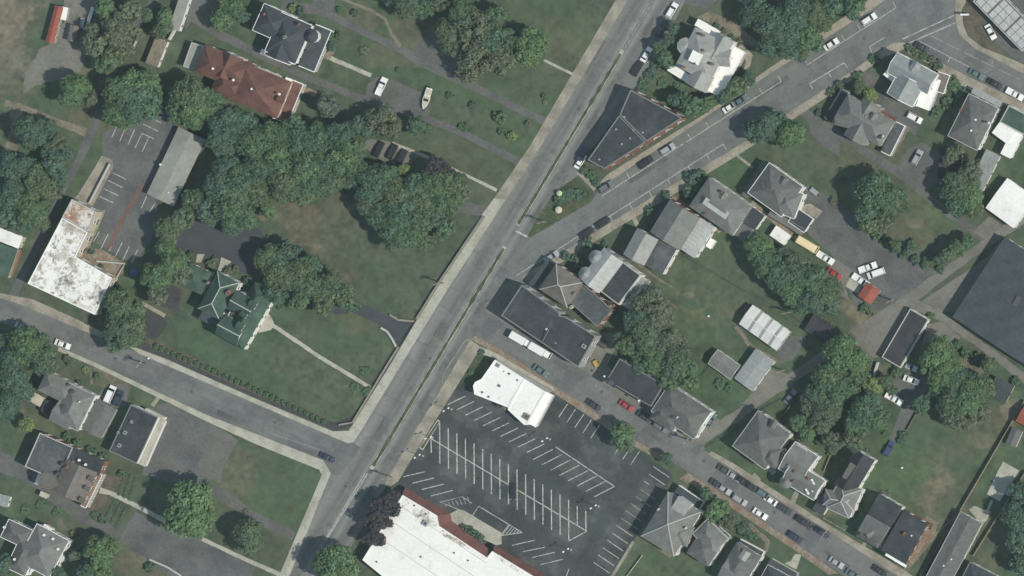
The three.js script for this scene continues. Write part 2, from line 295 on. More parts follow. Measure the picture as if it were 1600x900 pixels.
// ---------------------------------------------------------------- roads
const medX = y => 1020 - 0.6 * y, MAIN = Math.atan2(0.5145, 0.8575);
const westKerb = [[1035, -90], [981, 0], [847, 225], [701, 450], [565, 672], [545, 693]];
const mainMat = (() => {
  const W = 40;
  const bandAt = (d, c, w, k) => k * Math.exp(-(((d - c) / w) ** 2));
  const t = texture(512, 512, (u, v) => {
    const d = (u - 0.5) * W, n = fbm(u, v, 6, 4, 101), st = vn(u * 90, v * 3, 90, 103) * 0.5 + vn(u * 40, v * 5, 40, 104) * 0.5;
    let k = 1 + 0.10 * (n - 0.5) + 0.30 * (st - 0.5) + 0.3 * (fbm(u, v, 100, 3, 105, 0.8) - 0.5);
    k += bandAt(d, -4.2, 1.0, -0.2) + bandAt(d, -2.4, 0.5, -0.09) + bandAt(d, 3.5, 1.2, -0.17) + bandAt(d, 5.0, 0.6, -0.08) + bandAt(d, -7.3, 0.9, 0.16) + bandAt(d, 1.35, 0.6, 0.34) + bandAt(d, -1.2, 0.45, 0.2);
    k += 0.12 * smooth(0.6, 0.7, fbm(u, v, 9, 4, 106)) - 0.14 * smooth(0.64, 0.72, fbm(u, v, 11, 4, 107));
    return mul3([0.17, 0.175, 0.167], k);
  });
  t.repeat.set(1 / W, 1 / 34); t.offset.set(0.5 + 8.58 / W, 0);
  return new THREE.MeshPhysicalMaterial({ map: t, roughness: 0.92, specularIntensity: 0.4, side: THREE.DoubleSide });
})();
const mainRoad = sheet('main_road', inflate([...westKerb, [517, 738], [452, 900], [425, 960], [495, 960], [520, 900], [548, 850], [600, 760], [650, 672], [735, 530], [745, 522], [757, 485], [790, 440], [822, 378], [845, 330], [872, 295], [900, 275], [908, 250], [1005, 125], [1062, 12], [1115, -90]], 2.5), 0.02, mainMat, { turn: MAIN });
const diagA = angleOf([822, 378], [1360, 17]);
const diagonalRoad = sheet('diagonal_road', inflate([[748, 470], [822, 378], [925, 318], [940, 293], [1200, 118], [1360, 17], [1440, -40], [1530, -60], [1500, -10], [1492, 12], [1494, 37], [1420, 68], [1408, 66], [1310, 124], [1150, 229], [1037, 296], [960, 343], [882, 391], [812, 434], [770, 470]], 2.5), 0.028, M.road, { turn: diagA + Math.PI / 2 });
const crossA = angleOf([757, 485], [1400, 900]);
const crossStreet = sheet('cross_street', inflate([[735, 500], [757, 485], [800, 514], [905, 576], [940, 597], [982, 627], [1035, 660], [1075, 690], [1143, 733], [1197, 769], [1288, 827], [1408, 903], [1460, 936], [1380, 936], [1300, 885], [1242, 846], [1184, 807], [1122, 765], [1035, 708], [995, 688], [915, 631], [860, 597], [800, 555], [745, 522], [730, 530]], 2.5), 0.036, M.road2, { turn: crossA + Math.PI / 2 });
const sideA = angleOf([92, 540], [510, 715]);
const sideStreet = sheet('side_street', inflate([[-60, 445], [0, 467], [30, 476], [160, 530], [215, 554], [260, 573], [400, 632], [510, 678], [545, 692], [560, 700], [530, 740], [517, 738], [505, 718], [400, 677], [325, 648], [245, 611], [150, 566], [92, 541], [0, 500], [-60, 475]], 2.5), 0.034, M.road, { turn: sideA + Math.PI / 2 });
sheet('upper_street', inflate([[1408, 66], [1494, 34], [1500, 55], [1525, 77], [1590, 110], [1660, 148], [1660, 192], [1600, 160], [1520, 122], [1425, 73]], 2.5), 0.038, M.road2, { turn: Math.PI / 6 + Math.PI / 2 });
const alleyLine = [[1080, 697], [1150, 650], [1205, 612], [1280, 562], [1350, 512], [1412, 475], [1450, 446], [1520, 395], [1575, 357], [1660, 300]];
sheet('alley', band(alleyLine, [20, 15, 15, 16, 17, 18, 16, 14, 16, 18]), 0.03, M.gravel, { rough: 0.9, turn: -0.6 + Math.PI / 2 });
sheet('lane', band([[1418, 470], [1475, 497], [1512, 525], [1550, 552], [1590, 583], [1660, 640]], [18, 13, 12, 12, 13, 14]), 0.044, M.gravel, { rough: 0.9, turn: 0.62 + Math.PI / 2 });
sheet('alley', band([[250, -20], [240, 0], [205, 62], [175, 118], [150, 188], [135, 226], [112, 272], [75, 345], [32, 437], [20, 466]], [12, 12, 12, 11, 12, 14, 11, 11, 12, 16]), 0.046, M.lotOld, { rough: 0.6, turn: 2.07 + Math.PI / 2 });
sheet('lane', band([[8, 160], [40, 170], [90, 190], [136, 208]], [10, 10, 9, 14]), 0.016, M.dirt, { rough: 0.8 });
sheet('dirt_track', band([[24, 165], [28, 195], [18, 228], [4, 252]], [22, 20, 20, 16]), 0.014, M.dirt, { rough: 1.6 });

// sidewalks: kerbed slabs
const K = 0.13;
sheet('sidewalk', [[962, 0], [1012, -85], [1035, -85], [981, 0], [930, 86], [847, 225], [790, 312], [772, 310], [830, 225]], 0.01, M.concreteTan, { thick: K, turn: MAIN });
sheet('sidewalk', [[772, 310], [790, 312], [701, 450], [628, 568], [565, 672], [553, 690], [544, 693], [400, 631], [260, 571], [218, 553], [200, 541], [212, 543], [262, 562], [402, 624], [520, 674], [545, 673], [605, 578], [681, 450], [745, 346]], 0.012, M.concrete, { thick: K, turn: MAIN });
sheet('sidewalk', [[-40, 448], [0, 458], [52, 468], [110, 494], [163, 520], [160, 529], [100, 504], [30, 475], [0, 466], [-40, 456]], 0.012, M.concreteTan, { thick: K, turn: sideA });
sheet('sidewalk', [[92, 542], [150, 567], [245, 612], [325, 649], [400, 678], [505, 719], [517, 739], [452, 900], [425, 960], [408, 960], [436, 900], [503, 742], [499, 734], [400, 694], [320, 657], [243, 619], [148, 573], [90, 548]], 0.012, M.concrete, { thick: K, turn: sideA });
sheet('sidewalk', [[735, 531], [750, 541], [745, 553], [716, 600], [672, 670], [622, 752], [608, 762], [600, 758], [650, 672]], 0.012, M.concreteTan, { thick: K, turn: MAIN });
sheet('sidewalk', [[744, 524], [800, 557], [860, 599], [915, 633], [995, 690], [1035, 710], [1030, 719], [985, 694], [908, 642], [852, 606], [780, 556], [742, 534], [736, 529]], 0.014, M.brickWalk, { thick: K, turn: crossA });
sheet('sidewalk', [[1075, 738], [1122, 767], [1184, 809], [1242, 848], [1310, 896], [1295, 898], [1236, 856], [1178, 817], [1116, 776], [1062, 748]], 0.014, M.brickWalk, { thick: K, turn: crossA });
sheet('sidewalk', [[1112, 705], [1143, 722], [1200, 759], [1290, 817], [1412, 890], [1470, 930], [1445, 930], [1405, 901], [1288, 826], [1197, 768], [1143, 732], [1105, 709]], 0.014, M.concreteTan, { thick: K, turn: crossA });
sheet('sidewalk', [[790, 462], [830, 488], [905, 533], [936, 556], [975, 600], [1020, 632], [1060, 662], [1072, 688], [1035, 659], [982, 626], [940, 596], [905, 575], [800, 513], [770, 492]], 0.014, M.gravel, { thick: K, turn: crossA });
sheet('sidewalk', [[1412, 66], [1422, 72], [1402, 82], [1384, 88], [1318, 134], [1264, 170], [1160, 238], [1046, 308], [968, 354], [890, 402], [850, 428], [812, 434], [882, 392], [960, 344], [1037, 297], [1150, 230], [1310, 125], [1395, 67]], 0.014, M.concreteTan, { thick: K, turn: diagA });
sheet('sidewalk', [[1360, 16], [1440, -40], [1425, -45], [1345, 8], [1270, 60], [1200, 108], [1090, 185], [1060, 203], [950, 272], [932, 290], [940, 292], [1200, 117]], 0.014, M.concreteTan, { thick: K, turn: diagA });
sheet('sidewalk', [[1422, 73], [1520, 123], [1600, 161], [1660, 193], [1660, 208], [1595, 176], [1515, 140], [1470, 120], [1460, 104], [1418, 82]], 0.014, M.concreteTan, { thick: K, turn: 0.5 });
sheet('sidewalk', [[1515, -20], [1495, -10], [1492, 12], [1494, 37], [1500, 55], [1525, 77], [1590, 110], [1660, 148], [1640, 122], [1590, 96], [1535, 74], [1512, 56], [1505, 38], [1503, 14], [1512, -2]], 0.014, M.concreteTan, { thick: K, turn: 0.5 });
sheet('planting_bed', [[1505, 2], [1530, -8], [1532, 20], [1538, 45], [1552, 66], [1578, 90], [1560, 84], [1536, 73], [1513, 55], [1506, 38]], 0.02, M.soil, { rough: 0.8 });
sheet('parking_lot', [[1532, -10], [1530, 18], [1541, 45], [1556, 66], [1582, 90], [1640, 120], [1640, -20]], 0.012, M.drive);
sheet('footpath', band([[903, 268], [930, 296]], 7), 0.022, M.concreteTan);
sheet('sidewalk', [[757, 486], [788, 443], [812, 434], [852, 428], [846, 446], [820, 470], [790, 502]], 0.015, M.gravel, { thick: K });
sheet('grass_island', [[824, 371], [846, 330], [870, 297], [902, 276], [921, 302], [919, 318]], 0.02, M.grassStrip, { rough: 0.4, thick: K });
// median of the main street
{
  const line = (y0, y1, d, n = 24) => Array.from({ length: n + 1 }, (_, i) => { const y = y0 + (y1 - y0) * i / n; return [medX(y) + d, y]; });
  sheet('median', band(line(78, 352, 0), 6.2), 0.012, M.concrete, { thick: K, turn: MAIN });
  sheet('median', band(line(385, 733, 0), 6.2), 0.012, M.concrete, { thick: K, turn: MAIN });
  const taper = (n, w) => Array.from({ length: n + 1 }, (_, i) => w * (0.62 + 0.7 * vn(i * 0.7, 3.3, 200, 5)));
  sheet('median_grass', band(line(84, 350, 0, 60), taper(60, 5.0)), 0.155, M.grassStrip);
  sheet('median_grass', band(line(388, 728, 0, 70), taper(70, 5.0)), 0.155, M.grassStrip);
  for (const d of [-3.2, 1.5]) paintLine(mainRoad, 'painted_line', [medX(-40) + d, -40], [medX(76) + d, 76], 1.2, 0.05, M.paintFaint);
  for (const d of [0, 4]) paintLine(mainRoad, 'painted_line', [570 + d, 740], [509 + d * 0.5, 842], 1.3, 0.05, M.paint);
  for (let i = 0; i < 7; i++) { const y = 742 + i * 13; paintLine(mainRoad, 'painted_line', [569 - i * 7.8, y], [574 - i * 8, y + 4], 1.1, 0.05, M.paintFaint); }
  paintLine(mainRoad, 'painted_line', [509, 842], [474, 903], 1.0, 0.05, M.paintFaint);
  paintLine(mainRoad, 'stop_line', [806, 361], [824, 370], 2.6, 0.05, M.paint);
  for (const p of [[[735, 530], [727, 532]], [[727, 532], [692, 585]], [[692, 585], [692, 600]]]) paintLine(mainRoad, 'painted_line', p[0], p[1], 1.2, 0.05, M.paintFaint);
}
// bays along the diagonal road
{
  const D = 0.054, bay = (a, b, ticks, t) => { paintLine(diagonalRoad, 'painted_line', a, b, 1.2, D, M.paint); for (const k of ticks) { const p = [a[0] + (b[0] - a[0]) * k, a[1] + (b[1] - a[1]) * k]; paintLine(diagonalRoad, 'painted_line', p, [p[0] + t[0], p[1] + t[1]], 1.1, D + 0.006, M.paint); } };
  bay([1130, 225], [808, 430], [0, 0.08, 0.17, 0.27, 0.36, 0.455, 0.55, 0.65, 0.78, 0.87], [5, 9]);
  bay([1067, 225], [941, 306], [0.1, 0.43, 0.66], [-5, -9]);
  bay([1221, 127], [1072, 222], [0, 0.2, 0.5, 0.76, 0.95], [-5, -8]);
  bay([1262, 101], [1400, 12], [0, 0.42, 0.6, 1], [-5, -9]);
  bay([1319, 98], [1265, 131], [0, 0.46, 1], [5, 8]);
  bay([1383, 58], [1359, 73], [], [0, 0]); bay([1359, 73], [1362, 81], [], [0, 0]);
  bay([1210, 172], [1160, 205], [], [0, 0]); bay([1210, 172], [1213, 178], [], [0, 0]);
  paintLine(diagonalRoad, 'painted_line', [1410, 61], [1491, 24], 1.6, D, M.paint); paintLine(diagonalRoad, 'painted_line', [1421, 67], [1492, 36], 1.6, D, M.paint);
  const up = scene.getObjectByName('upper_street');
  paintLine(up, 'painted_line', [1436, 64], [1515, 105], 1.1, D, M.paint); paintLine(up, 'painted_line', [1455, 56], [1592, 124], 1.1, D, M.paintFaint); paintLine(up, 'painted_line', [1484, 90], [1482, 97], 1.1, D, M.paint);
  paintLine(up, 'painted_line', [1549, 101], [1551, 95], 2.5, D, M.paintFaint); paintLine(up, 'painted_line', [1537, 114], [1549, 109], 1.2, D, M.paintFaint);
  paintLine(sideStreet, 'painted_line', [420, 676], [500, 703], 1.0, 0.056, M.paintFaint);
  for (const [x, y] of [[866, 586], [930, 604], [1096, 703], [1238, 842]]) paintLine(crossStreet, 'painted_line', [x, y], [x + 4, y - 6], 1, 0.056, M.paintFaint);
}

// ---------------------------------------------------------------- parking lots, drives and paths
const bigLot = sheet('parking_lot', [[722, 591], [760, 560], [870, 614], [1052, 742], [990, 846], [952, 905], [920, 960], [760, 960], [622, 754]], 0.016, M.lot, { turn: 0.5 });
{
  const y = 0.026, line = (a, b, w = 1.3, m = M.paint) => paintLine(bigLot, 'painted_line', a, b, w, y, m);
  const diag = x => 682 + (x - 668) * (148 / 249);
  paintLine(bigLot, 'painted_line', [668, 682], [917, 830], 1.5, 0.034, M.paint);
  for (let i = 0; i < 19; i++) { const x = 673.5 + i * 13.43, d = diag(x); line([x, i ? d - (i < 17 ? 32 : 31) : d - 2], [x + 0.4, i < 17 ? d + (i ? 31 : 22) : d], 1.7); }
  line([917, 830], [889, 845]);
  for (let i = 0; i < 18; i++) { const x = 727 + i * 13.7, yy = 619 + i * 8.3; line([x, yy], [x - 27 - (i > 9 ? 4 : 0), yy + 13 + (i > 9 ? 3 : 0)]); }
  paintLine(bigLot, 'painted_line', [868, 698], [960, 760], 1.4, 0.034, M.paint);
  for (let i = 0; i < 10; i++) { const x = 887 + i * 12.5, yy = 631 + i * 8.2; if (i !== 5 && i !== 6) line([x, yy], [x - 14, yy + 21], 1.2); }
  for (let i = 0; i < 14; i++) { const x = 1021 - i * 7.2, yy = 729 + i * 11.5; line([x, yy], [x + (i === 2 ? 8 : 25), yy + (i === 2 ? 5 : 17)], 1.1, i > 2 && i < 8 ? M.paintFaint : M.paint); }
  for (let i = 0; i < 5; i++) line([664 + i * 14.6, 737 + i * 9.7], [630 + i * 14.4, 745 + i * 10]);
  for (const [a, b] of [[[836, 844], [800, 852]], [[852, 855], [817, 862]], [[867, 863], [832, 871]], [[879, 874], [845, 882]], [[889, 889], [885, 900]], [[748, 791], [816, 832]], [[816, 832], [782, 837]], [[782, 837], [795, 820]], [[748, 791], [738, 806]], [[690, 784], [722, 776]], [[722, 776], [737, 786]], [[697, 788], [740, 806]]]) line(a, b, 1.2);
  for (let i = 0; i < 6; i++) { const k = i / 6 + 0.08; line([795 + 21 * k, 820 + 12.5 * k], [782 + 34 * k * 0.95, 837 - 5 * k], 1.0); }
  for (let i = 0; i < 7; i++) line([694 + i * 6, 786 - i * 1.6], [698 + i * 6, 791 - i * 0.6], 1.6, M.paintFaint);
}
sheet('forecourt', [[702, 803], [716, 796], [724, 797], [783, 832], [784, 850], [776, 852], [745, 838], [700, 822]], 0.028, M.concrete, { thick: K });
sheet('planting_bed', [[716, 824], [724, 820], [746, 828], [758, 838], [752, 852], [735, 844]], 0.03, M.soil, { rough: 0.8, thick: K + 0.01 });
sheet('traffic_island', [[684, 655], [688, 658], [661, 704], [655, 700]], 0.02, M.concrete, { thick: K });
sheet('median_grass', [[684, 658], [686, 660], [661, 701], [657, 699]], 0.17, M.grassStrip);
sheet('lawn_patch', [[737, 571], [750, 547], [775, 560], [762, 590], [742, 614], [722, 598]], 0.03, M.grassStrip);
sheet('sidewalk', [[750, 541], [775, 552], [864, 604], [868, 612], [778, 562], [748, 552]], 0.018, M.concrete, { thick: K, turn: crossA });
const leftLot = sheet('parking_lot', [[160, 208], [186, 196], [242, 168], [280, 192], [246, 262], [236, 292], [246, 322], [238, 372], [209, 412], [192, 404], [150, 380], [162, 340], [168, 326], [150, 330], [142, 326], [176, 262], [160, 240]], 0.02, M.lotOld, { turn: 0.5 });
sheet('asphalt_patch', [[221, 285], [226, 288], [214, 316], [200, 334], [172, 391], [166, 389], [180, 356], [206, 312]], 0.03, M.patch, { rough: 0.5 });
for (const [a, b] of [[[182, 198], [175, 214]], [[195, 202], [187, 221]], [[210, 203], [200, 226]], [[222, 208], [211, 231]], [[233, 214], [222, 237]], [[221, 208], [241, 217]], [[224, 194], [247, 205]], [[232, 183], [252, 192]], [[238, 170], [256, 179]], [[176, 270], [197, 280]], [[169, 282], [191, 293]], [[162, 295], [184, 305]], [[156, 307], [177, 317]], [[169, 366], [157, 390]], [[155, 362], [146, 378]], [[174, 385], [170, 393]], [[191, 379], [180, 401]], [[202, 385], [192, 406]], [[215, 390], [206, 410]], [[229, 307], [221, 325]], [[242, 318], [233, 332]]]) paintLine(leftLot, 'painted_line', a, b, 1.3, 0.032, M.paint);
sheet('walkway', [[159, 243], [176, 250], [177, 262], [143, 325], [152, 330], [166, 328], [141, 384], [116, 401], [150, 333], [112, 312], [122, 304], [148, 262]], 0.012, M.concreteTan, { thick: 0.16, turn: 0.5 });
sheet('terrace', [[119, 400], [136, 386], [160, 390], [196, 411], [192, 426], [178, 440]], 0.02, M.brickWalk, { thick: 0.2 });
sheet('gravel_yard', [[98, -10], [180, -20], [172, 6], [160, 20], [140, 45], [136, 72], [130, 104], [112, 122], [70, 128], [34, 146], [40, 112], [62, 78], [84, 66], [102, 30]], 0.008, M.gravel, { rough: 2.4 });
sheet('driveway', [[330, 330], [300, 322], [282, 346], [270, 398], [320, 404], [372, 428], [428, 428], [470, 470], [525, 492], [550, 488], [595, 508], [614, 528], [624, 544], [652, 503], [646, 502], [600, 491], [560, 471], [525, 472], [480, 440], [432, 396], [400, 350]], 0.012, M.driveDark, { rough: 0.7 });
sheet('driveway', band([[440, 8], [497, 16], [522, 26], [560, 46], [625, 76], [655, 96], [712, 122], [775, 152], [800, 165], [852, 190]], [18, 14, 12, 12, 12, 14, 13, 12, 11, 12]), 0.01, M.drive, { rough: 0.7 });
sheet('driveway', [[484, 14], [500, -20], [530, -20], [518, 18]], 0.014, M.drive, { rough: 0.7 });
sheet('turning_pad', [[650, 76], [664, 54], [682, 46], [692, 60], [712, 84], [712, 114], [690, 112], [660, 96]], 0.013, M.drive, { rough: 1.2 });
sheet('driveway', band([[290, 15], [302, 24], [345, 55], [400, 82], [470, 116], [560, 152], [650, 180], [720, 206], [800, 248], [818, 256]], [22, 20, 14, 12, 11, 11, 11, 11, 11, 14]), 0.011, M.drive, { rough: 0.6 });
sheet('driveway', [[268, -10], [335, -10], [345, 30], [330, 52], [300, 30], [290, 46]], 0.009, M.drive, { rough: 0.8 });
sheet('parking_pad', [[574, 131], [590, 120], [608, 122], [658, 145], [672, 156], [670, 188], [600, 166], [570, 152]], 0.015, M.drive, { rough: 0.6 });
sheet('footpath', band([[507, 86], [528, 96], [548, 104], [580, 118]], [8, 7, 6, 7]), 0.02, M.concrete, { rough: 0.5 });
sheet('footpath', band([[524, -6], [548, 4], [580, 16], [602, 30], [612, 52], [626, 72]], [4, 4, 5, 5, 5, 6]), 0.02, M.dirt, { rough: 0.4 });
sheet('footpath', band([[850, 94], [897, 117]], 4), 0.02, M.concrete);
sheet('footpath', band([[612, 224], [664, 244], [700, 260], [776, 297]], [6, 5, 4, 5]), 0.02, M.concrete, { rough: 0.3 });
sheet('parking_pad', [[566, 228], [576, 216], [612, 222], [656, 244], [640, 256], [624, 260], [596, 250]], 0.015, M.gravel, { rough: 0.9 });
sheet('driveway', [[706, 312], [730, 316], [768, 324], [758, 338], [724, 334], [700, 328]], 0.015, M.drive, { rough: 1 });
sheet('footpath', band([[412, 502], [432, 512], [500, 558], [583, 608]], [10, 6, 6, 6]), 0.02, M.concrete, { rough: 0.4 });
sheet('terrace', [[406, 494], [420, 489], [428, 504], [424, 516], [404, 520]], 0.03, M.concrete, { rough: 0.5, thick: 0.3 });
sheet('footpath', [[308, 397], [320, 397], [314, 410], [306, 410]], 0.024, M.concrete);
sheet('footpath', [[346, 402], [362, 409], [350, 418], [346, 428], [340, 424]], 0.024, M.concrete);
sheet('footpath', band([[220, 472], [258, 494]], 6), 0.02, M.concreteTan, { rough: 0.6 });
sheet('planting_bed', [[232, 478], [252, 492], [262, 506], [244, 530], [220, 534], [214, 520]], 0.012, M.mulch, { rough: 1 });
sheet('planting_bed', [[262, 440], [284, 452], [278, 492], [252, 476]], 0.012, M.mulch, { rough: 1 });
sheet('planting_bed', [[226, 533], [300, 566], [400, 610], [500, 654], [524, 660], [545, 652], [560, 640], [552, 664], [524, 674], [402, 623], [262, 561], [214, 542]], 0.012, M.mulch, { rough: 0.5 });
sheet('planting_bed', [[228, 528], [252, 534], [330, 572], [440, 624], [512, 652], [500, 659], [400, 616], [300, 571], [236, 542]], 0.022, M.soil, { rough: 0.8 });
sheet('planting_bed', [[758, 336], [762, 338], [690, 440], [607, 574], [552, 662], [546, 662], [602, 572], [684, 438]], 0.012, M.mulch, { rough: 0.3 });  // dark strip puts the garden wall's shade into the ground colour
sheet('gravel_lot', [[1262, 290], [1284, 302], [1312, 318], [1346, 346], [1362, 368], [1424, 394], [1450, 418], [1470, 426], [1452, 446], [1414, 474], [1392, 482], [1366, 486], [1345, 490], [1322, 448], [1336, 426], [1302, 402], [1262, 364], [1250, 330]], 0.014, M.lotOld, { rough: 1.2, turn: 0.6 });
sheet('gravel_lot', [[1290, 408], [1304, 402], [1340, 428], [1322, 450], [1328, 470], [1300, 452]], 0.016, M.gravel, { rough: 0.9 });
sheet('driveway', band([[1246, 168], [1268, 184], [1325, 218], [1350, 236], [1402, 268], [1437, 297], [1475, 328], [1525, 364], [1545, 372]], [14, 13, 13, 14, 14, 12, 11, 14, 16]), 0.012, M.drive, { rough: 0.7, turn: 0.6 });
sheet('gravel_lot', [[1262, 184], [1302, 210], [1313, 220], [1312, 246], [1286, 228], [1266, 208]], 0.016, M.drive, { rough: 0.6 });
sheet('gravel_lot', [[1400, 262], [1418, 232], [1440, 222], [1482, 246], [1460, 290], [1445, 296]], 0.014, M.drive, { rough: 0.9 });
sheet('gravel_lot', [[1520, 362], [1545, 338], [1566, 352], [1548, 380]], 0.015, M.gravel, { rough: 0.9 });
sheet('driveway', [[1346, 106], [1378, 122], [1394, 148], [1436, 168], [1442, 192], [1430, 212], [1410, 196], [1370, 166], [1348, 140]], 0.014, M.drive, { rough: 0.7 });
sheet('driveway', [[1108, 18], [1150, 34], [1188, 70], [1160, 70], [1120, 42], [1090, 26]], 0.012, M.dirt, { rough: 1 });
sheet('footpath', [[1146, 60], [1164, 72], [1176, 86], [1172, 104], [1160, 112], [1166, 96], [1160, 84]], 0.016, M.concreteTan, { rough: 0.6 });
sheet('driveway', [[1130, -10], [1076, -10], [1068, 4], [1104, 16]], 0.011, M.drive, { rough: 0.6 });
sheet('driveway', [[1214, 546], [1240, 524], [1262, 528], [1250, 545], [1238, 562], [1214, 570]], 0.014, M.drive, { rough: 0.9 });
sheet('driveway', [[1176, 614], [1206, 576], [1240, 588], [1238, 602], [1196, 626], [1172, 636], [1160, 630]], 0.015, M.gravel, { rough: 0.8 });
sheet('driveway', band([[1150, 510], [1172, 540], [1215, 566]], [6, 7, 7]), 0.015, M.dirt, { rough: 0.9 });
sheet('driveway', [[1086, 684], [1104, 650], [1118, 652], [1130, 660], [1108, 690]], 0.017, M.gravel, { rough: 0.6 });
sheet('parking_pad', [[1396, 596], [1412, 590], [1430, 568], [1440, 580], [1450, 604], [1440, 624], [1434, 640], [1416, 668], [1398, 694], [1388, 710], [1376, 706], [1394, 676], [1408, 640], [1390, 624]], 0.014, M.drive, { rough: 0.8 });
sheet('gravel_yard', [[1450, 506], [1470, 502], [1500, 526], [1496, 540], [1460, 530], [1440, 540]], 0.016, M.gravel, { rough: 1 });
sheet('gravel_yard', [[1300, 540], [1340, 516], [1400, 486], [1420, 484], [1380, 552], [1362, 562], [1340, 546]], 0.008, M.gravel, { rough: 1.4 });
sheet('gravel_yard', [[1486, 440], [1540, 404], [1568, 372], [1500, 486], [1470, 488], [1440, 470]], 0.01, M.gravel, { rough: 1 });
sheet('concrete_pad', [[1321, 447], [1334, 424], [1352, 440], [1340, 459]], 0.022, M.concrete, { thick: 0.12 });
sheet('concrete_pad', [[1358, 476], [1374, 456], [1396, 470], [1380, 482], [1364, 486]], 0.02, M.lotOld, { thick: 0.06 });
sheet('concrete_pad', [[1244, 328], [1256, 320], [1266, 318], [1286, 330], [1276, 342]], 0.022, M.concreteTan, { thick: 0.1, rough: 0.4 });
sheet('patio', [[1567, 721], [1593, 735], [1562, 784], [1542, 772]], 0.02, M.concrete, { thick: 0.14, rough: 0.5 });
sheet('patio', [[1514, 796], [1522, 790], [1548, 800], [1540, 816], [1530, 816]], 0.02, M.concrete, { thick: 0.12, rough: 0.6 });
sheet('footpath', band([[1550, 782], [1542, 800]], 4), 0.03, M.concrete);
sheet('driveway', band([[-20, 712], [10, 726], [45, 742], [80, 772], [130, 806], [190, 834]], [30, 30, 22, 20, 20, 16]), 0.012, M.drive, { rough: 0.7, turn: 0.6 });
sheet('parking_lot', [[212, 800], [262, 826], [330, 846], [372, 872], [398, 884], [380, 930], [300, 930], [228, 872], [186, 850], [196, 820]], 0.015, M.lotOld, { rough: 0.9 });
sheet('parking_lot', [[246, 632], [262, 630], [330, 662], [322, 700], [310, 728], [330, 752], [400, 800], [462, 832], [456, 844], [390, 814], [330, 772], [222, 742]], 0.018, M.drive, { rough: 0.7, turn: 0.5 });
sheet('gravel_lot', [[330, 661], [372, 688], [352, 722], [344, 756], [320, 744], [308, 730], [318, 700]], 0.022, M.dirtGrey, { rough: 1.2 });
sheet('footpath', band([[156, 766], [172, 770], [205, 786], [258, 814]], [10, 7, 7, 7]), 0.02, M.concrete, { rough: 0.4 });
sheet('footpath', band([[316, 842], [370, 868], [438, 898]], [6, 6, 7]), 0.022, M.concrete, { rough: 0.3 });
sheet('footpath', band([[250, 618], [238, 634]], 6), 0.02, M.concreteTan);
sheet('driveway', [[186, 598], [204, 606], [196, 634], [176, 640], [150, 620], [164, 604]], 0.014, M.drive, { rough: 0.6 });
sheet('footpath', band([[140, 574], [144, 600]], 4), 0.02, M.dirt, { rough: 0.6 });
sheet('footpath', band([[1176, 742], [1186, 752]], 9), 0.022, M.concreteTan); sheet('footpath', band([[1200, 728], [1210, 740]], 9), 0.022, M.concreteTan);
sheet('footpath', band([[1246, 766], [1238, 786]], 8), 0.022, M.concreteTan); sheet('footpath', band([[1352, 848], [1346, 860]], 6), 0.022, M.concreteTan);
sheet('footpath', [[1242, 866], [1252, 866], [1248, 880], [1244, 890], [1226, 880], [1236, 876]], 0.024, M.concrete);
sheet('footpath', band([[996, 352], [990, 340]], 7), 0.02, M.concreteTan); sheet('footpath', band([[1148, 240], [1176, 262]], 4), 0.02, M.concreteTan); sheet('footpath', band([[852, 402], [872, 394]], 8), 0.02, M.concreteTan);
sheet('driveway', [[938, 520], [956, 520], [964, 542], [942, 584], [930, 594], [908, 572]], 0.018, M.gravel, { rough: 0.7 });
sheet('footpath', band([[990, 846], [957, 900], [945, 920]], 4.5), 0.024, M.concreteTan);
sheet('garden_soil', [[62, 776], [90, 770], [166, 740], [190, 748], [180, 772], [160, 790], [150, 810], [176, 822], [170, 826], [130, 806]], 0.01, M.soil, { rough: 1.4 });
sheet('gravel_yard', [[1430, 860], [1500, 800], [1512, 790], [1470, 830], [1416, 896], [1404, 900]], 0.014, M.dirt, { rough: 0.8 });

// repairs, covers and joints in the carriageways
for (const [pts, m] of [[[[1078, 702], [1096, 692], [1104, 700], [1086, 712]], 'drive'], [[[868, 560], [890, 574], [886, 580], [864, 566]], 'lotOld'], [[[1006, 668], [1040, 690], [1036, 696], [1002, 674]], 'lotOld'], [[[1290, 858], [1330, 884], [1326, 890], [1286, 864]], 'lotOld'], [[[340, 640], [372, 653], [369, 660], [337, 647]], 'lotOld'], [[[120, 522], [150, 536], [146, 543], [116, 529]], 'drive'], [[[690, 500], [704, 508], [690, 532], [676, 524]], 'drive'], [[[1180, 150], [1230, 117], [1234, 123], [1184, 156]], 'lotOld'], [[[980, 282], [1040, 243], [1044, 249], [984, 288]], 'drive'], [[[600, 650], [611, 656], [592, 690], [581, 684]], 'drive'], [[[940, 60], [948, 64], [918, 116], [910, 112]], 'drive']]) sheet('asphalt_patch', pts, 0.047, M[m], { rough: 0.5, turn: 0.5 });
for (const [x, y] of [[1390, 48], [1250, 132], [1000, 300], [760, 470], [672, 560], [540, 760], [300, 612], [180, 560], [1100, 720], [940, 612], [1210, 800], [1350, 60], [860, 392], [905, 170], [820, 500], [430, 660]]) { const g = new THREE.CylinderGeometry(0.42, 0.42, 0.012, 16); g.translate(gx(x), 0.062, gz(y)); structure(mesh(g, M.steelDark), 'manhole_cover'); }
for (let i = 0; i < 24; i++) { const y = 20 + i * 28, x = medX(y), k = i % 3; paintLine(mainRoad, 'road_joint', [x - 41 + (y > 420 ? -5 : 0), y - 25], [x - 8, y - 5], 0.8, 0.044, k ? M.drive : M.gravel); if (y > 400) paintLine(mainRoad, 'road_joint', [x + 8, y + 5], [x + 30, y + 18], 0.7, 0.044, k ? M.drive : M.gravel); }

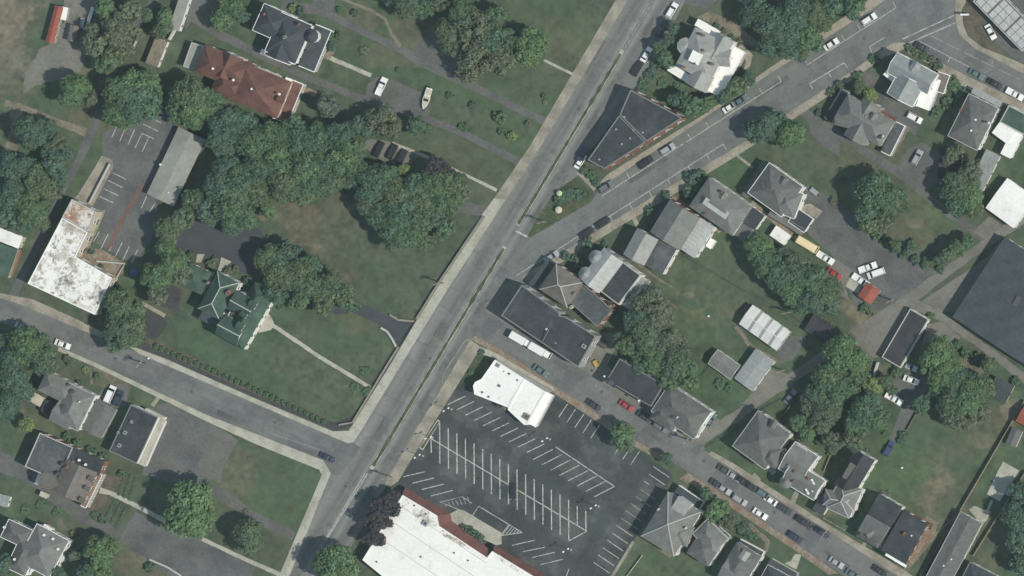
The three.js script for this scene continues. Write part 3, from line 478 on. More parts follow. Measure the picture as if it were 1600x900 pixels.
for (const [line, w, m] of [[[[1174, 316], [1198, 336], [1216, 350], [1246, 374]], 7, 'brickWalk'], [[[1050, 307], [1078, 326], [1126, 362]], 5, 'brickWalk'], [[[974, 391], [1020, 430], [1052, 450]], 4, 'dirt'], [[[1404, 198], [1420, 198], [1392, 246]], 6, 'dirt'], [[[1470, 118], [1480, 132], [1456, 172]], 7, 'dirtGrey'], [[[1014, 476], [1032, 466], [1060, 482]], 4, 'dirtGrey'], [[[1446, 808], [1462, 818], [1452, 846]], 8, 'brickWalk'], [[[1020, 838], [1034, 858], [1050, 868]], 8, 'dirt'], [[[1290, 700], [1302, 690], [1316, 676]], 4, 'concreteTan'], [[[70, 776], [96, 790], [130, 804]], 5, 'dirtGrey'], [[[1098, 768], [1086, 752], [1110, 752]], 7, 'brickWalk'], [[[476, 140], [494, 148]], 9, 'brickWalk'], [[[520, 78], [508, 92]], 9, 'brickWalk'], [[[1340, 536], [1352, 560]], 6, 'dirt'], [[[1170, 820], [1200, 846], [1196, 862]], 8, 'dirt']]) sheet('footpath', band(line, w), 0.019 + 0.0004 * w, M[m], { rough: 1 });

// ---------------------------------------------------------------- buildings
const windowGeo = new THREE.BoxGeometry(1.05, 1.6, 0.16), paneGeo = new THREE.BoxGeometry(0.8, 1.3, 0.06), doorGeo = new THREE.BoxGeometry(1.05, 2.1, 0.14);
const shopGeo = new THREE.BoxGeometry(2.2, 2.0, 0.16), shopPaneGeo = new THREE.BoxGeometry(1.95, 1.75, 0.06);
function building(name, label, category, origin, group) {
  const [x, z] = P(origin[0], origin[1], 0);
  const o = new THREE.Group(); o.position.set(x, 0, z);
  return top(o, name, label, category, group);
}
function part(H, name, geo, material, pos, turn, label) {     // geometry in world coordinates, or a shared one at a world position
  const m = mesh(geo, material); m.name = name;
  if (pos) { m.position.set(pos[0] - H.position.x, pos[1], pos[2] - H.position.z); m.rotation.y = turn || 0; } else m.position.set(-H.position.x, 0, -H.position.z);
  if (label) m.userData.label = label;
  H.add(m); return m;
}
function sub(parent, name, geo, material, pos = [0, 0, 0]) { const m = mesh(geo, material); m.name = name; m.position.set(...pos); parent.add(m); return m; }
function openings(H, p, q, base, h, { shop = false, doorway = false } = {}) {   // windows along a wall from p to q, outside on its right
  const L = Math.hypot(q[0] - p[0], q[1] - p[1]), u = [(q[0] - p[0]) / L, (q[1] - p[1]) / L], n = [u[1], -u[0]];
  if (n[0] < -0.75 || L < 2.2 || h - base < 2.1) return;
  const turn = Math.atan2(n[0], n[1]), floors = Math.max(1, Math.floor((h - base) / 2.75)), count = Math.max(1, Math.floor(L / (shop ? 4 : 3)));
  for (let f = 0; f < floors; f++) for (let i = 0; i < count; i++) {
    const t = (i + 0.5) / count * L, x = p[0] + u[0] * t, z = p[1] + u[1] * t, big = shop && f === 0;
    if (f === 0 && doorway && i === Math.floor(count / 2)) { part(H, 'door', doorGeo, M.door, [x + n[0] * 0.04, base + 1.05, z + n[1] * 0.04], turn); continue; }
    const w = part(H, 'window', big ? shopGeo : windowGeo, M.trim, [x + n[0] * 0.03, base + (big ? 1.35 : 1.55) + f * 2.8, z + n[1] * 0.03], turn);
    sub(w, 'pane', big ? shopPaneGeo : paneGeo, M.glass, [0, 0, 0.075]);
  }
}
function frame(a, b, w, h) {
  const A = P(a[0], a[1], h), B = P(b[0], b[1], h), L = Math.hypot(B[0] - A[0], B[1] - A[1]), u = [(B[0] - A[0]) / L, (B[1] - A[1]) / L], n = [-u[1], u[0]];
  return { A, u, n, L, W: w * S * (1 - h / CAM_Y), at: (x, z) => [A[0] + u[0] * x + n[0] * z, A[1] + u[1] * x + n[1] * z] };
}
const turned = f => ({ A: f.at(f.L, 0), u: f.n, n: [-f.u[0], -f.u[1]], L: f.W, W: f.L, at: (x, z) => f.at(f.L - z, x) });
// a wing of a building: its eaves run from a to b in the photo and it is w pixels deep to the right of that line
function wing(H, { a, b, w, h, base = 0, type = 'hip', rise = 2.6, ov = 0.22, roof = M.shingleMid, wall = M.white, ridge = 'l', trim, win = true, shop, doorway, coping = M.coping, cut = 1, ridgeTrim, roofLabel, thick = 0.18 }) {
  let f = frame(a, b, w, h); if (ridge === 'w') f = turned(f);
  const { L, W, at } = f, V = (x, y, z) => { const q = at(x, z); return [q[0], y, q[1]]; };
  const ring = (x0, x1, z0, z1, y) => [V(x0, y, z1), V(x1, y, z1), V(x1, y, z0), V(x0, y, z0)];
  const walls = (x0, x1, z0, z1, top) => { if (win) { const c = [at(x0, z0), at(x1, z0), at(x1, z1), at(x0, z1)]; for (let i = 0; i < 4; i++) openings(H, c[i], c[(i + 1) % 4], base, top, { shop, doorway: doorway && i === 1 }); } };
  const e = Math.min(ov, L / 5, W / 5);
  if (type === 'flat') {
    const t = 0.28, dz = 0.4;
    part(H, 'wall', prism(ring(0, L, 0, W, base), ring(0, L, 0, W, h - dz - 0.02)), wall); walls(0, L, 0, W, h - 0.5);
    part(H, 'roof', prism(ring(t, L - t, t, W - t, h - dz - 0.1), ring(t, L - t, t, W - t, h - dz + 0.03)), roof, null, 0, roofLabel);
    const bars = [ring(0, L, 0, t, 0), ring(0, L, W - t, W, 0), ring(0, t, t, W - t, 0), ring(L - t, L, t, W - t, 0)].map(r => prism(r.map(p => [p[0], h - dz - 0.02, p[2]]), r.map(p => [p[0], h, p[2]])));
    part(H, 'parapet', mergeGeometries(bars), coping);
    return f;
  }
  if (type === 'slab') {
    const s = rise === 2.6 ? 0.15 : rise;
    part(H, 'wall', prism(ring(e, L - e, e, W - e, base), ring(e, L - e, e, W - e, h - 0.14)), wall); walls(e, L - e, e, W - e, h - 0.2);
    const r0 = ring(0, L, 0, W, h - 0.16), r1 = ring(0, L, 0, W, h); for (const r of [r0, r1]) { r[2][1] += s; r[3][1] += s; }
    part(H, 'roof', prism(r0, r1), roof, null, 0, roofLabel);
    if (trim) eaves(H, [V(0, h, 0), V(L, h, 0), V(L, h, W), V(0, h, W)].map((p, i) => [p[0], p[1] + (i < 2 ? s : 0), p[2]]), trim);
    return f;
  }
  const mid = W / 2, hip = type === 'hip' ? Math.min(L / 2 - 0.001, mid * cut) : 0, T = h + rise, slope = rise / mid, lip = thick;
  const r1 = V(hip, T, mid), r2 = V(L - hip, T, mid), c = [V(0, h, 0), V(L, h, 0), V(L, h, W), V(0, h, W)];
  const tops = [[c[1], c[0], r1, r2], [c[3], c[2], r2, r1]];
  if (type === 'hip') tops.push([c[0], c[3], r1], [c[2], c[1], r2]);
  const low = p => [p[0], p[1] - lip, p[2]];
  const rim = type === 'hip' ? [c[0], c[1], c[2], c[3]] : [c[0], c[1], r2, c[2], c[3], r1];
  const faces = [...tops, ...tops.map(p => p.map(low).reverse())];
  part(H, 'roof', polysGeo(faces), roof, null, 0, roofLabel);
  const edge = rim.map((p, i) => { const q = rim[(i + 1) % rim.length]; return [p, q, low(q), low(p)]; });
  part(H, 'fascia', polysGeo(edge), trim || M.fascia);
  if (trim) eaves(H, rim, trim);
  if (type === 'hip') { part(H, 'wall', prism(ring(e, L - e, e, W - e, base), ring(e, L - e, e, W - e, h - lip + slope * e * 0.6)), wall); walls(e, L - e, e, W - e, h); }
  else {
    const ye = h + slope * e - lip - 0.03, yt = T - lip - 0.03, side = x => [V(x, base, e), V(x, ye, e), V(x, yt, mid), V(x, ye, W - e), V(x, base, W - e)];
    const s0 = side(e), s1 = side(L - e), fs = [s0.slice(), s1.slice().reverse()];
    for (let i = 0; i < 5; i++) { const j = (i + 1) % 5; fs.push([s0[j], s0[i], s1[i], s1[j]]); }
    part(H, 'wall', polysGeo(fs), wall); walls(e, L - e, e, W - e, h);
  }
  if (ridgeTrim) {
    const g = [[r1, r2]]; if (type === 'hip') g.push([c[0], r1], [c[3], r1], [c[1], r2], [c[2], r2]);
    for (const [p, q] of g) if (Math.hypot(p[0] - q[0], p[1] - q[1], p[2] - q[2]) > 0.5) part(H, 'ridge_cap', barGeo(p, q, 0.28, 0.16), ridgeTrim);
  }
  return f;
}
function barGeo(p, q, w, t) {                 // a bar between two points, laid on top of them
  const a = new THREE.Vector3(...p), b = new THREE.Vector3(...q), L = a.distanceTo(b), g = new THREE.BoxGeometry(w, t, L);
  const m = new THREE.Matrix4().lookAt(a, b, new THREE.Vector3(0, 1, 0)); m.setPosition(a.clone().add(b).multiplyScalar(0.5).add(new THREE.Vector3(0, t / 3, 0)));
  return g.applyMatrix4(m);
}
function eaves(H, rim, material) { part(H, 'gutter', mergeGeometries(rim.map((p, i) => barGeo(p, rim[(i + 1) % rim.length], 0.17, 0.16))), material); }
function polyFlat(H, { pts, h, base = 0, roof = M.tarBlack, wall = M.brick, coping = M.coping, shop = false, t = 0.35, lift = 0.45, win = true }) {
  let w = pts.map(p => P(p[0], p[1], h)); if (polyArea(w) < 0) w.reverse();
  const inner = w.map((p, i) => {
    const a = w[(i + w.length - 1) % w.length], b = w[(i + 1) % w.length], d1 = Math.hypot(p[0] - a[0], p[1] - a[1]), d2 = Math.hypot(b[0] - p[0], b[1] - p[1]);
    const n1 = [-(p[1] - a[1]) / d1, (p[0] - a[0]) / d1], n2 = [-(b[1] - p[1]) / d2, (b[0] - p[0]) / d2], k = t / (1 + n1[0] * n2[0] + n1[1] * n2[1]);
    return [p[0] + (n1[0] + n2[0]) * k, p[1] + (n1[1] + n2[1]) * k];
  });
  part(H, 'wall', extrudePoly(w, base, h - lift), wall);
  part(H, 'roof', extrudePoly(inner, h - lift - 0.05, h - lift + 0.03), roof);
  const bars = []; for (let i = 0; i < w.length; i++) { const j = (i + 1) % w.length, r = y => [inner[i], inner[j], w[j], w[i]].map(p => [p[0], y, p[1]]); bars.push(prism(r(h - lift), r(h))); }
  part(H, 'parapet', mergeGeometries(bars), coping);
  if (win) for (let i = 0; i < w.length; i++) openings(H, w[i], w[(i + 1) % w.length], base, h - lift, { shop });
}
function chimney(H, px, py, y, s = 0.7, material = M.brick, tall = 2.2) { const [x, z] = P(px, py, y); const c = part(H, 'chimney', new THREE.BoxGeometry(s, tall, s * 0.8), material, [x, y - tall / 2, z], 0.5); sub(c, 'flue', new THREE.CylinderGeometry(s * 0.22, s * 0.26, 0.4, 8), M.steelDark, [0, tall / 2 + 0.15, 0]); }
function vent(H, px, py, y, s = 0.5, material = M.lampWhite) { const [x, z] = P(px, py, y); part(H, 'roof_vent', new THREE.CylinderGeometry(s * 0.7, s, s * 1.2, 10), material, [x, y - s * 0.5, z]); }
function unit(H, px, py, y, sx = 1.4, sz = 1.4, turn = 0.5, material = M.steel) { const [x, z] = P(px, py, y); const u = part(H, 'air_conditioner', new THREE.BoxGeometry(sx, 1, sz), material, [x, y - 0.5, z], -turn); sub(u, 'fan', new THREE.CylinderGeometry(sx * 0.3, sx * 0.3, 0.08, 12), M.steelDark, [0, 0.53, 0]); }
function turret(H, px, py, r, h, rise, roof, wall = M.white) {
  const [x, z] = P(px, py, h), R = r * S;
  const t = part(H, 'turret', new THREE.CylinderGeometry(R * 0.92, R * 0.92, h, 10), wall, [x, h / 2, z]);
  sub(t, 'turret_roof', new THREE.ConeGeometry(R * 1.05, rise, 10), roof, [0, h / 2 + rise / 2, 0]);
}
function dormer(H, px, py, y, { w = 1.6, d = 2.4, tall = 1.3, turn = 0.55, roof = M.shingleMid, wall = M.white } = {}) {   // looks along its own +x
  const [x, z] = P(px, py, y), hw = w / 2, g = [];
  const f = x0 => [[x0, -tall, -hw], [x0, 0, -hw], [x0, 0.65, 0], [x0, 0, hw], [x0, -tall, hw]], a = f(-d / 2), b = f(d / 2);
  g.push(a.slice(), b.slice().reverse(), [a[0], b[0], b[1], a[1]], [a[3], b[3], b[4], a[4]]);
  const o = part(H, 'dormer', polysGeo(g), wall, [x, y, z], -turn), k = 0.14;
  sub(o, 'dormer_roof', polysGeo([[[-d / 2, 0.02 - k, -hw - 0.15], [-d / 2, 0.75, 0], [d / 2 + 0.15, 0.75, 0], [d / 2 + 0.15, 0.02 - k, -hw - 0.15]], [[-d / 2, 0.75, 0], [-d / 2, 0.02 - k, hw + 0.15], [d / 2 + 0.15, 0.02 - k, hw + 0.15], [d / 2 + 0.15, 0.75, 0]]]), roof);
  sub(o, 'window', new THREE.BoxGeometry(0.06, 0.8, w * 0.55), M.glass, [d / 2 + 0.03, -0.35, 0]);
}
function porchPosts(H, f, h, n, material = M.trim, far = true) { for (let i = 0; i < n; i++) { const q = f.at(far ? f.L - 0.3 : 0.3, 0.3 + (f.W - 0.6) * i / (n - 1)); part(H, 'column', new THREE.CylinderGeometry(0.14, 0.17, h, 8), material, [q[0], h / 2, q[1]]); } }
function porch(H, a, b, w, h, roof, { trim = M.trim, posts = 4, rise = 0.1, far = true } = {}) {
  const f = frame(a, b, w, h), V = (x, y, z) => { const q = f.at(x, z); return [q[0], y, q[1]]; }, r = y => [V(0, y, f.W), V(f.L, y, f.W), V(f.L, y, 0), V(0, y, 0)];
  const lift = (q, s) => { q[0][1] += s; q[3][1] += s; return q; };
  part(H, 'porch_roof', prism(lift(r(h - 0.18), rise), lift(r(h), rise)), roof);
  part(H, 'porch_floor', prism(r(0.01), r(0.35)), M.greyWall);
  if (trim) part(H, 'gutter', mergeGeometries([[1, 0], [2, 1], [3, 2]].map(([i, j]) => { const q = lift(r(h), rise); return barGeo(q[i], q[j], 0.22, 0.2); })), trim);
  if (posts) porchPosts(H, f, h - 0.1, posts, M.trim, far);
}
let H;

// ---- top left
H = building('storage_shed', 'long red metal roofed shed on the gravel yard with a white lean-to', 'shed', [86, 38]);
wing(H, { a: [71, 65], b: [86, 8], w: 13.5, h: 3.2, type: 'gable', rise: 0.7, roof: M.redMetal, wall: M.greyWall, ov: 0.2 });
wing(H, { a: [93, 30], b: [97, 10], w: 10, h: 2.6, type: 'slab', roof: M.whiteRoof, wall: M.greyWall, ov: 0.1, win: false });
H = building('yard_shed', 'small weathered brown shed beside the long red metal roofed shed', 'shed', [114, 52]);
wing(H, { a: [104, 63], b: [110, 38], w: 14, h: 2.8, type: 'gable', rise: 0.5, roof: M.shingleBrown, wall: M.timber, ov: 0.2 });
for (const [x, y] of [[108, 48], [107, 55], [106, 61]]) vent(H, x, y, 3.2, 0.35, M.steelDark);
H = building('garage', 'low grey flat roofed garage with a bright white side wall by the alley', 'garage', [282, 10]);
wing(H, { a: [264, 44], b: [286, -22], w: 16, h: 3.6, type: 'slab', roof: M.greyFlat, wall: M.white, ov: 0.1 });
H = building('garage', 'low tan roofed garage with white side wall behind the church', 'garage', [245, 80]);
wing(H, { a: [227, 98], b: [243, 58], w: 20, h: 3.0, type: 'slab', roof: M.dirt, wall: M.white, ov: 0.1 });

H = building('church', 'large church with sprawling rust red roof and white front porch among trees', 'church', [390, 130]);
wing(H, { a: [320, 69], b: [400, 102], w: 46, h: 7, rise: 3.6, roof: M.redTile, wall: M.cream });
wing(H, { a: [378, 96], b: [456, 128], w: 62, h: 7.4, rise: 4.4, type: 'hip', ridge: 'w', roof: M.redTile, wall: M.cream, cut: 0.8 });
wing(H, { a: [350, 78], b: [380, 92], w: 40, h: 7.2, rise: 3.6, type: 'gable', ridge: 'w', roof: M.redTile, wall: M.white });
wing(H, { a: [343, 106], b: [392, 126], w: 40, h: 6.6, rise: 3.4, type: 'hip', roof: M.redTile, wall: M.cream });
wing(H, { a: [299, 66], b: [319, 73], w: 40, h: 4.0, type: 'flat', roof: M.greyFlat, wall: M.white });
wing(H, { a: [404, 104], b: [440, 118], w: 14, h: 5.2, type: 'slab', rise: 0.8, roof: M.metalPale, wall: M.white });
porch(H, [452, 123], [474, 132], 66, 4.2, M.redTile, { posts: 7, rise: 0.6 });
wing(H, { a: [447, 120], b: [457, 124], w: 20, h: 6, type: 'slab', roof: M.whiteRoof, wall: M.white, win: false }); wing(H, { a: [362, 145], b: [381, 153], w: 7, h: 6.8, type: 'slab', roof: M.metalPale, wall: M.white, win: false });
dormer(H, 438, 156, 10.2, { roof: M.redTile, turn: 0.39 });
for (const [x, y, h] of [[332, 107, 10.6], [364, 125, 11], [393, 139, 11.4], [436, 147, 12]]) vent(H, x, y, h, 0.45);

H = building('gabled_house', 'large dark slate roofed house with bright white eaves between two long driveways', 'house', [450, 58]);
wing(H, { a: [413, 5], b: [458, 25], w: 46, h: 7.4, rise: 3.2, roof: M.slate, wall: M.white, trim: M.trim });
wing(H, { a: [440, 19], b: [488, 40], w: 66, h: 7.6, rise: 3.8, roof: M.slate, wall: M.white, trim: M.trim });
wing(H, { a: [430, 46], b: [470, 63], w: 42, h: 7.2, rise: 3.0, type: 'gable', ridge: 'w', roof: M.slate, wall: M.white, trim: M.trim });
turret(H, 486, 56, 11, 8.4, 3, M.slate);
wing(H, { a: [409, 76], b: [432, 86], w: 8, h: 3.4, type: 'slab', roof: M.whiteRoof, wall: M.white });
porch(H, [494, 38], [518, 48], 70, 3.8, M.slate, { posts: 6, rise: 0.5 });
chimney(H, 444, 58, 12.6, 1.1, M.stone); chimney(H, 412, 22, 10.6); chimney(H, 466, 38, 11);

// ---- house with the roof deck and the wedge shaped building
H = building('hip_roofed_house', 'square grey hip roofed house with white roof deck and white porch roofs', 'house', [1104, 92]);
wing(H, { a: [1086, 42], b: [1140, 70], w: 68, h: 8, rise: 3.4, roof: M.shingleLight, wall: M.white });
wing(H, { a: [1120, 50], b: [1147, 65], w: 40, h: 7.6, rise: 2.6, type: 'gable', ridge: 'w', roof: M.shingleLight, wall: M.white });
wing(H, { a: [1084, 104], b: [1116, 121], w: 28, h: 7.6, rise: 2.6, type: 'gable', ridge: 'w', roof: M.shingleLight, wall: M.white });
wing(H, { a: [1086, 72], b: [1143, 77], w: 28, h: 7.6, rise: 2.4, type: 'gable', roof: M.shingleLight, wall: M.white });
turret(H, 1071, 72, 13, 7.6, 1.3, M.shingleLight);
wing(H, { a: [1083, 78], b: [1099, 86], w: 18, h: 11.5, base: 9, type: 'slab', roof: M.whiteRoof, wall: M.white, win: false });
wing(H, { a: [1091, 29], b: [1124, 48], w: 12, h: 4.6, type: 'slab', roof: M.whiteRoof, wall: M.white });
wing(H, { a: [1049, 99], b: [1081, 119], w: 13, h: 4.6, type: 'slab', roof: M.whiteRoof, wall: M.white });
porch(H, [1144, 71], [1164, 82], 80, 4.4, M.whiteRoof, { posts: 6 });
for (const [x, y] of [[1098, 79], [1085, 99], [1111, 100], [1066, 105], [1097, 55]]) chimney(H, x, y, 11.6, 0.75, M.brick, 2.6);

H = building('wedge_shaped_building', 'wedge shaped flat roofed brick building where two streets fork', 'building', [985, 205]);
polyFlat(H, { pts: [[985, 140], [1066, 184], [1010, 221], [968, 179]], h: 8.6, roof: M.tarBlack, wall: M.brick, coping: M.copingDark, shop: true });
polyFlat(H, { pts: [[967, 180], [1009, 222], [944, 264], [918, 250]], h: 8.0, roof: M.tarBlack, wall: M.brick, coping: M.copingDark, shop: true });
for (const [x, y] of [[975, 183], [989, 203], [1004, 207], [971, 225], [984, 216], [962, 202], [936, 249]]) vent(H, x, y, 8.6, 0.4, M.steel);
part(H, 'awning', (() => { const r = (y, k) => [[1008, 222], [945, 264], [948, 268 + k], [1011, 226 + k]].map(p => { const q = P(p[0], p[1], y); return [q[0], y, q[1]]; }).reverse(); return prism(r(3.1, 0), r(3.25, 0)); })(), M.redMansard);

// ---- houses along the south side of the diagonal road
H = building('corner_block', 'long black flat roofed brick block on the street corner beside two white box trucks', 'building', [858, 510]);
polyFlat(H, { pts: [[815, 445], [873, 487], [874, 493], [882, 494], [931, 525], [903, 574], [783, 493]], h: 9, roof: M.tarBlack, wall: M.greyWall, coping: M.copingDark, shop: true });
unit(H, 912, 541, 9.7, 1.4, 1.2, 0.55); vent(H, 853, 514, 9.2, 0.4); vent(H, 838, 500, 9, 0.3, M.steelDark); vent(H, 868, 536, 9, 0.3, M.steel);
part(H, 'antenna', barGeo([P(848, 533, 9)[0], 9, P(848, 533, 9)[1]], [P(858, 515, 11)[0], 11, P(858, 515, 11)[1]], 0.14, 0.14), M.steel);

H = building('hip_roofed_house', 'brown hip roofed brick house squeezed beside the long black flat roof', 'house', [885, 455]);
wing(H, { a: [869, 412], b: [913, 441], w: 48, h: 7.4, rise: 3.6, roof: M.shingleBrown, wall: M.brick, ridgeTrim: M.coping });
wing(H, { a: [906, 438], b: [957, 484], w: 36, h: 6.6, type: 'flat', roof: M.tarGrey, wall: M.brick, coping: M.copingDark });
porch(H, [857, 402], [869, 411], 52, 3.8, M.slate, { trim: null, posts: 0 });
chimney(H, 897, 459, 9.4, 1.0, M.stone); chimney(H, 892, 480, 8.8, 1.0, M.cream);
H = building('turreted_house', 'house with two round grey turrets and a white roof by the diagonal road', 'house', [960, 425]);
wing(H, { a: [944, 386], b: [974, 409], w: 62, h: 8, rise: 2.8, type: 'gable', ridge: 'w', roof: M.metalPale, wall: M.greyWall });
wing(H, { a: [973, 409], b: [1001, 430], w: 58, h: 7.4, type: 'flat', roof: M.tarBlack, wall: M.white });
wing(H, { a: [1001, 431], b: [1014, 439], w: 54, h: 4.2, type: 'slab', roof: M.slateBlue, wall: M.white });
turret(H, 931, 402, 11, 8.4, 2.8, M.slateBlue); turret(H, 915, 428, 11, 8.4, 2.8, M.slateBlue);
chimney(H, 958, 478, 8.6, 0.9, M.brick, 1.5);
H = building('twin_house', 'narrow grey gabled twin house with pale roof and a blue grey rear half', 'house', [1014, 392]);
wing(H, { a: [996, 356], b: [1029, 374], w: 47, h: 7.2, rise: 2.8, type: 'gable', ridge: 'w', roof: M.shingleLight, wall: M.cream });
wing(H, { a: [1029, 374], b: [1057, 390], w: 46, h: 6.4, type: 'slab', roof: M.tarGrey, wall: M.white });
vent(H, 1001, 365, 8.6, 0.35, M.steelDark);
H = building('gabled_house', 'green grey gabled brick house with a ribbed white roof at its rear', 'house', [1065, 360]);
wing(H, { a: [1047, 311], b: [1094, 340], w: 60, h: 7.4, rise: 3.4, type: 'gable', ridge: 'w', roof: M.shingleGrey, wall: M.brick });
{ const f = wing(H, { a: [1094, 340], b: [1117, 355], w: 58, h: 5.8, type: 'slab', rise: 0.2, roof: M.metalPale, wall: M.white });
  for (let i = 0; i < 9; i++) { const p = f.at(0.3, 0.7 + i * (f.W - 1.4) / 8), q = f.at(f.L * 0.62, 0.7 + i * (f.W - 1.4) / 8); part(H, 'roof_rib', barGeo([p[0], 5.98, p[1]], [q[0], 5.9, q[1]], 0.28, 0.14), M.greyWall); } }
porch(H, [1038, 306], [1047, 311], 56, 3.6, M.slate, { trim: null, posts: 0 }); porch(H, [1110, 372], [1118, 377], 14, 2.8, M.whiteRoof, { posts: 2 });
H = building('hip_roofed_house', 'grey hip roofed house with a long white roof monitor near a bus', 'house', [1132, 322]);
wing(H, { a: [1108, 276], b: [1176, 323], w: 56, h: 7, rise: 4, roof: M.shingleGrey, wall: M.white });
wing(H, { a: [1104, 308], b: [1140, 333], w: 12, h: 10.2, base: 8, type: 'slab', rise: 0.5, roof: M.metalPale, wall: M.white, win: false });
wing(H, { a: [1174, 322], b: [1195, 337], w: 28, h: 5.4, type: 'slab', roof: M.tarBlack, wall: M.white });
wing(H, { a: [1158, 346], b: [1176, 358], w: 24, h: 4.4, type: 'slab', rise: 0.6, roof: M.shingleMid, wall: M.white });
dormer(H, 1130, 306, 9.4, { turn: -1.0, roof: M.shingleGrey }); chimney(H, 1127, 300, 10.4); chimney(H, 1102, 334, 9.2);
H = building('hip_roofed_house', 'grey hip roofed house with white eaves and front porch beside the gravel lot', 'house', [1220, 308]);
wing(H, { a: [1202, 254], b: [1255, 292], w: 58, h: 7, rise: 3.8, roof: M.shingleMid, wall: M.white, trim: M.trim });
wing(H, { a: [1222, 290], b: [1256, 303], w: 42, h: 6.8, rise: 3, type: 'hip', roof: M.shingleGrey, wall: M.white, trim: M.trim });
porch(H, [1190, 252], [1200, 258], 60, 3.6, M.shingleMid, { trim: null, posts: 4, far: false });
wing(H, { a: [1246, 325], b: [1271, 342], w: 26, h: 3.8, type: 'slab', roof: M.tarBlack, wall: M.white, trim: M.trim });
wing(H, { a: [1206, 326], b: [1258, 358], w: 12, h: 3.2, type: 'slab', rise: 0.7, roof: M.shingleGrey, wall: M.brick });
dormer(H, 1224, 283, 9, { turn: -0.95, roof: M.shingleMid }); chimney(H, 1211, 298, 10.6, 1, M.brick); chimney(H, 1204, 296, 10, 0.5, M.trim); dormer(H, 1198, 295, 8.6, { turn: 3.7, roof: M.shingleGrey });
H = building('flat_shed', 'small white flat roofed shed between the hip roofed houses and a pale yellow bus', 'shed', [1219, 368]);
wing(H, { a: [1213, 352], b: [1236, 368], w: 19, h: 3, type: 'slab', roof: M.whiteRoof, wall: M.white });

// ---- right, top
H = building('cross_gabled_house', 'grey cross gabled house with dark porches beside a narrow driveway', 'house', [1355, 188]);
wing(H, { a: [1325, 146], b: [1398, 190], w: 46, h: 7, rise: 3.8, roof: M.shingleGrey, wall: M.greyWall });
wing(H, { a: [1340, 172], b: [1372, 190], w: 44, h: 6.8, rise: 3.2, type: 'gable', ridge: 'w', roof: M.shingleGrey, wall: M.greyWall });
wing(H, { a: [1350, 150], b: [1378, 168], w: 30, h: 6.8, rise: 3, type: 'gable', ridge: 'w', roof: M.shingleGrey, wall: M.greyWall });
wing(H, { a: [1310, 172], b: [1350, 182], w: 24, h: 6.6, rise: 2.8, type: 'gable', roof: M.shingleGrey, wall: M.greyWall });
porch(H, [1400, 190], [1414, 197], 52, 3.6, M.tarGrey, { posts: 5 }); porch(H, [1314, 138], [1326, 145], 54, 3.4, M.slate, { trim: null, posts: 0 });
wing(H, { a: [1368, 166], b: [1400, 186], w: 8, h: 3.6, type: 'slab', roof: M.redMansard, wall: M.brick, win: false });
dormer(H, 1364, 183, 9.8, { turn: -1.0, roof: M.shingleGrey }); chimney(H, 1379, 213, 10.2, 0.6, M.trim, 1.2); chimney(H, 1375, 215, 10, 0.7, M.steelDark, 1.2);
H = building('white_house', 'pale grey gabled house with wide white rear porch roof at the street fork', 'house', [1430, 122]);
wing(H, { a: [1403, 82], b: [1466, 116], w: 36, h: 7.2, rise: 3, type: 'gable', roof: M.slateBlue, wall: M.white, trim: M.trim });
wing(H, { a: [1404, 112], b: [1444, 134], w: 38, h: 7, rise: 3.2, type: 'gable', ridge: 'w', roof: M.slateBlue, wall: M.white, trim: M.trim });
wing(H, { a: [1402, 82], b: [1412, 88], w: 32, h: 7, rise: 1.2, type: 'slab', roof: M.slateBlue, wall: M.white });
porch(H, [1449, 118], [1470, 126], 50, 3.8, M.whiteRoof, { posts: 4 });
wing(H, { a: [1390, 104], b: [1407, 118], w: 16, h: 4, type: 'slab', roof: M.whiteRoof, wall: M.white });
wing(H, { a: [1392, 142], b: [1428, 161], w: 6, h: 3.4, type: 'slab', roof: M.whiteRoof, wall: M.white, win: false });
porch(H, [1466, 112], [1484, 118], 30, 3.4, M.shingleBrown, { posts: 4 });
dormer(H, 1429, 105, 9.6, { turn: -0.98, roof: M.slateBlue, w: 2.4, d: 3.2 }); chimney(H, 1452, 127, 9, 0.7);
H = building('hip_roofed_house', 'dark grey hip roofed house with a pale front porch opposite the striped roof building', 'house', [1520, 188]);
wing(H, { a: [1514, 146], b: [1560, 169], w: 74, h: 7, rise: 3.4, roof: M.shingleMid, wall: M.white, trim: M.coping });
porch(H, [1521, 137], [1566, 160], 9, 3.6, M.shingleLight, { trim: null, posts: 0 });
for (const [x, y] of [[1524, 187], [1517, 204], [1545, 192]]) vent(H, x, y, 10, 0.4); chimney(H, 1501, 171, 8.6, 0.9, M.brick, 1.6); chimney(H, 1537, 190, 9.6, 0.6, M.steelDark, 1.2);
H = building('flat_roofed_house', 'house with dark front roof and two white flat rear roofs by the upper street', 'house', [1585, 205]);
wing(H, { a: [1576, 164], b: [1640, 198], w: 30, h: 6.6, type: 'flat', roof: M.greenTile, wall: M.white });
wing(H, { a: [1564, 188], b: [1588, 206], w: 24, h: 5.4, type: 'slab', roof: M.whiteRoof, wall: M.white });
wing(H, { a: [1588, 190], b: [1604, 198], w: 56, h: 4.6, type: 'slab', roof: M.whiteRoof, wall: M.white });
H = building('carport', 'dark flat carport with white edge in the shade of a tree', 'carport', [1472, 258]);
wing(H, { a: [1469, 229], b: [1504, 232], w: 50, h: 2.8, type: 'slab', roof: M.tarPurple, wall: M.greyWall, ov: 0.2 });
H = building('garage', 'long pale metal roofed garage half under a tree with a white side', 'garage', [1548, 268]);
wing(H, { a: [1541, 233], b: [1563, 244], w: 62, h: 3, type: 'slab', roof: M.slateBlue, wall: M.white });
H = building('warehouse', 'white metal roofed warehouse beside the curving alley end', 'warehouse', [1575, 312]);
wing(H, { a: [1574, 278], b: [1618, 310], w: 58, h: 4.6, type: 'gable', rise: 0.9, roof: M.whiteRoof, wall: M.white });
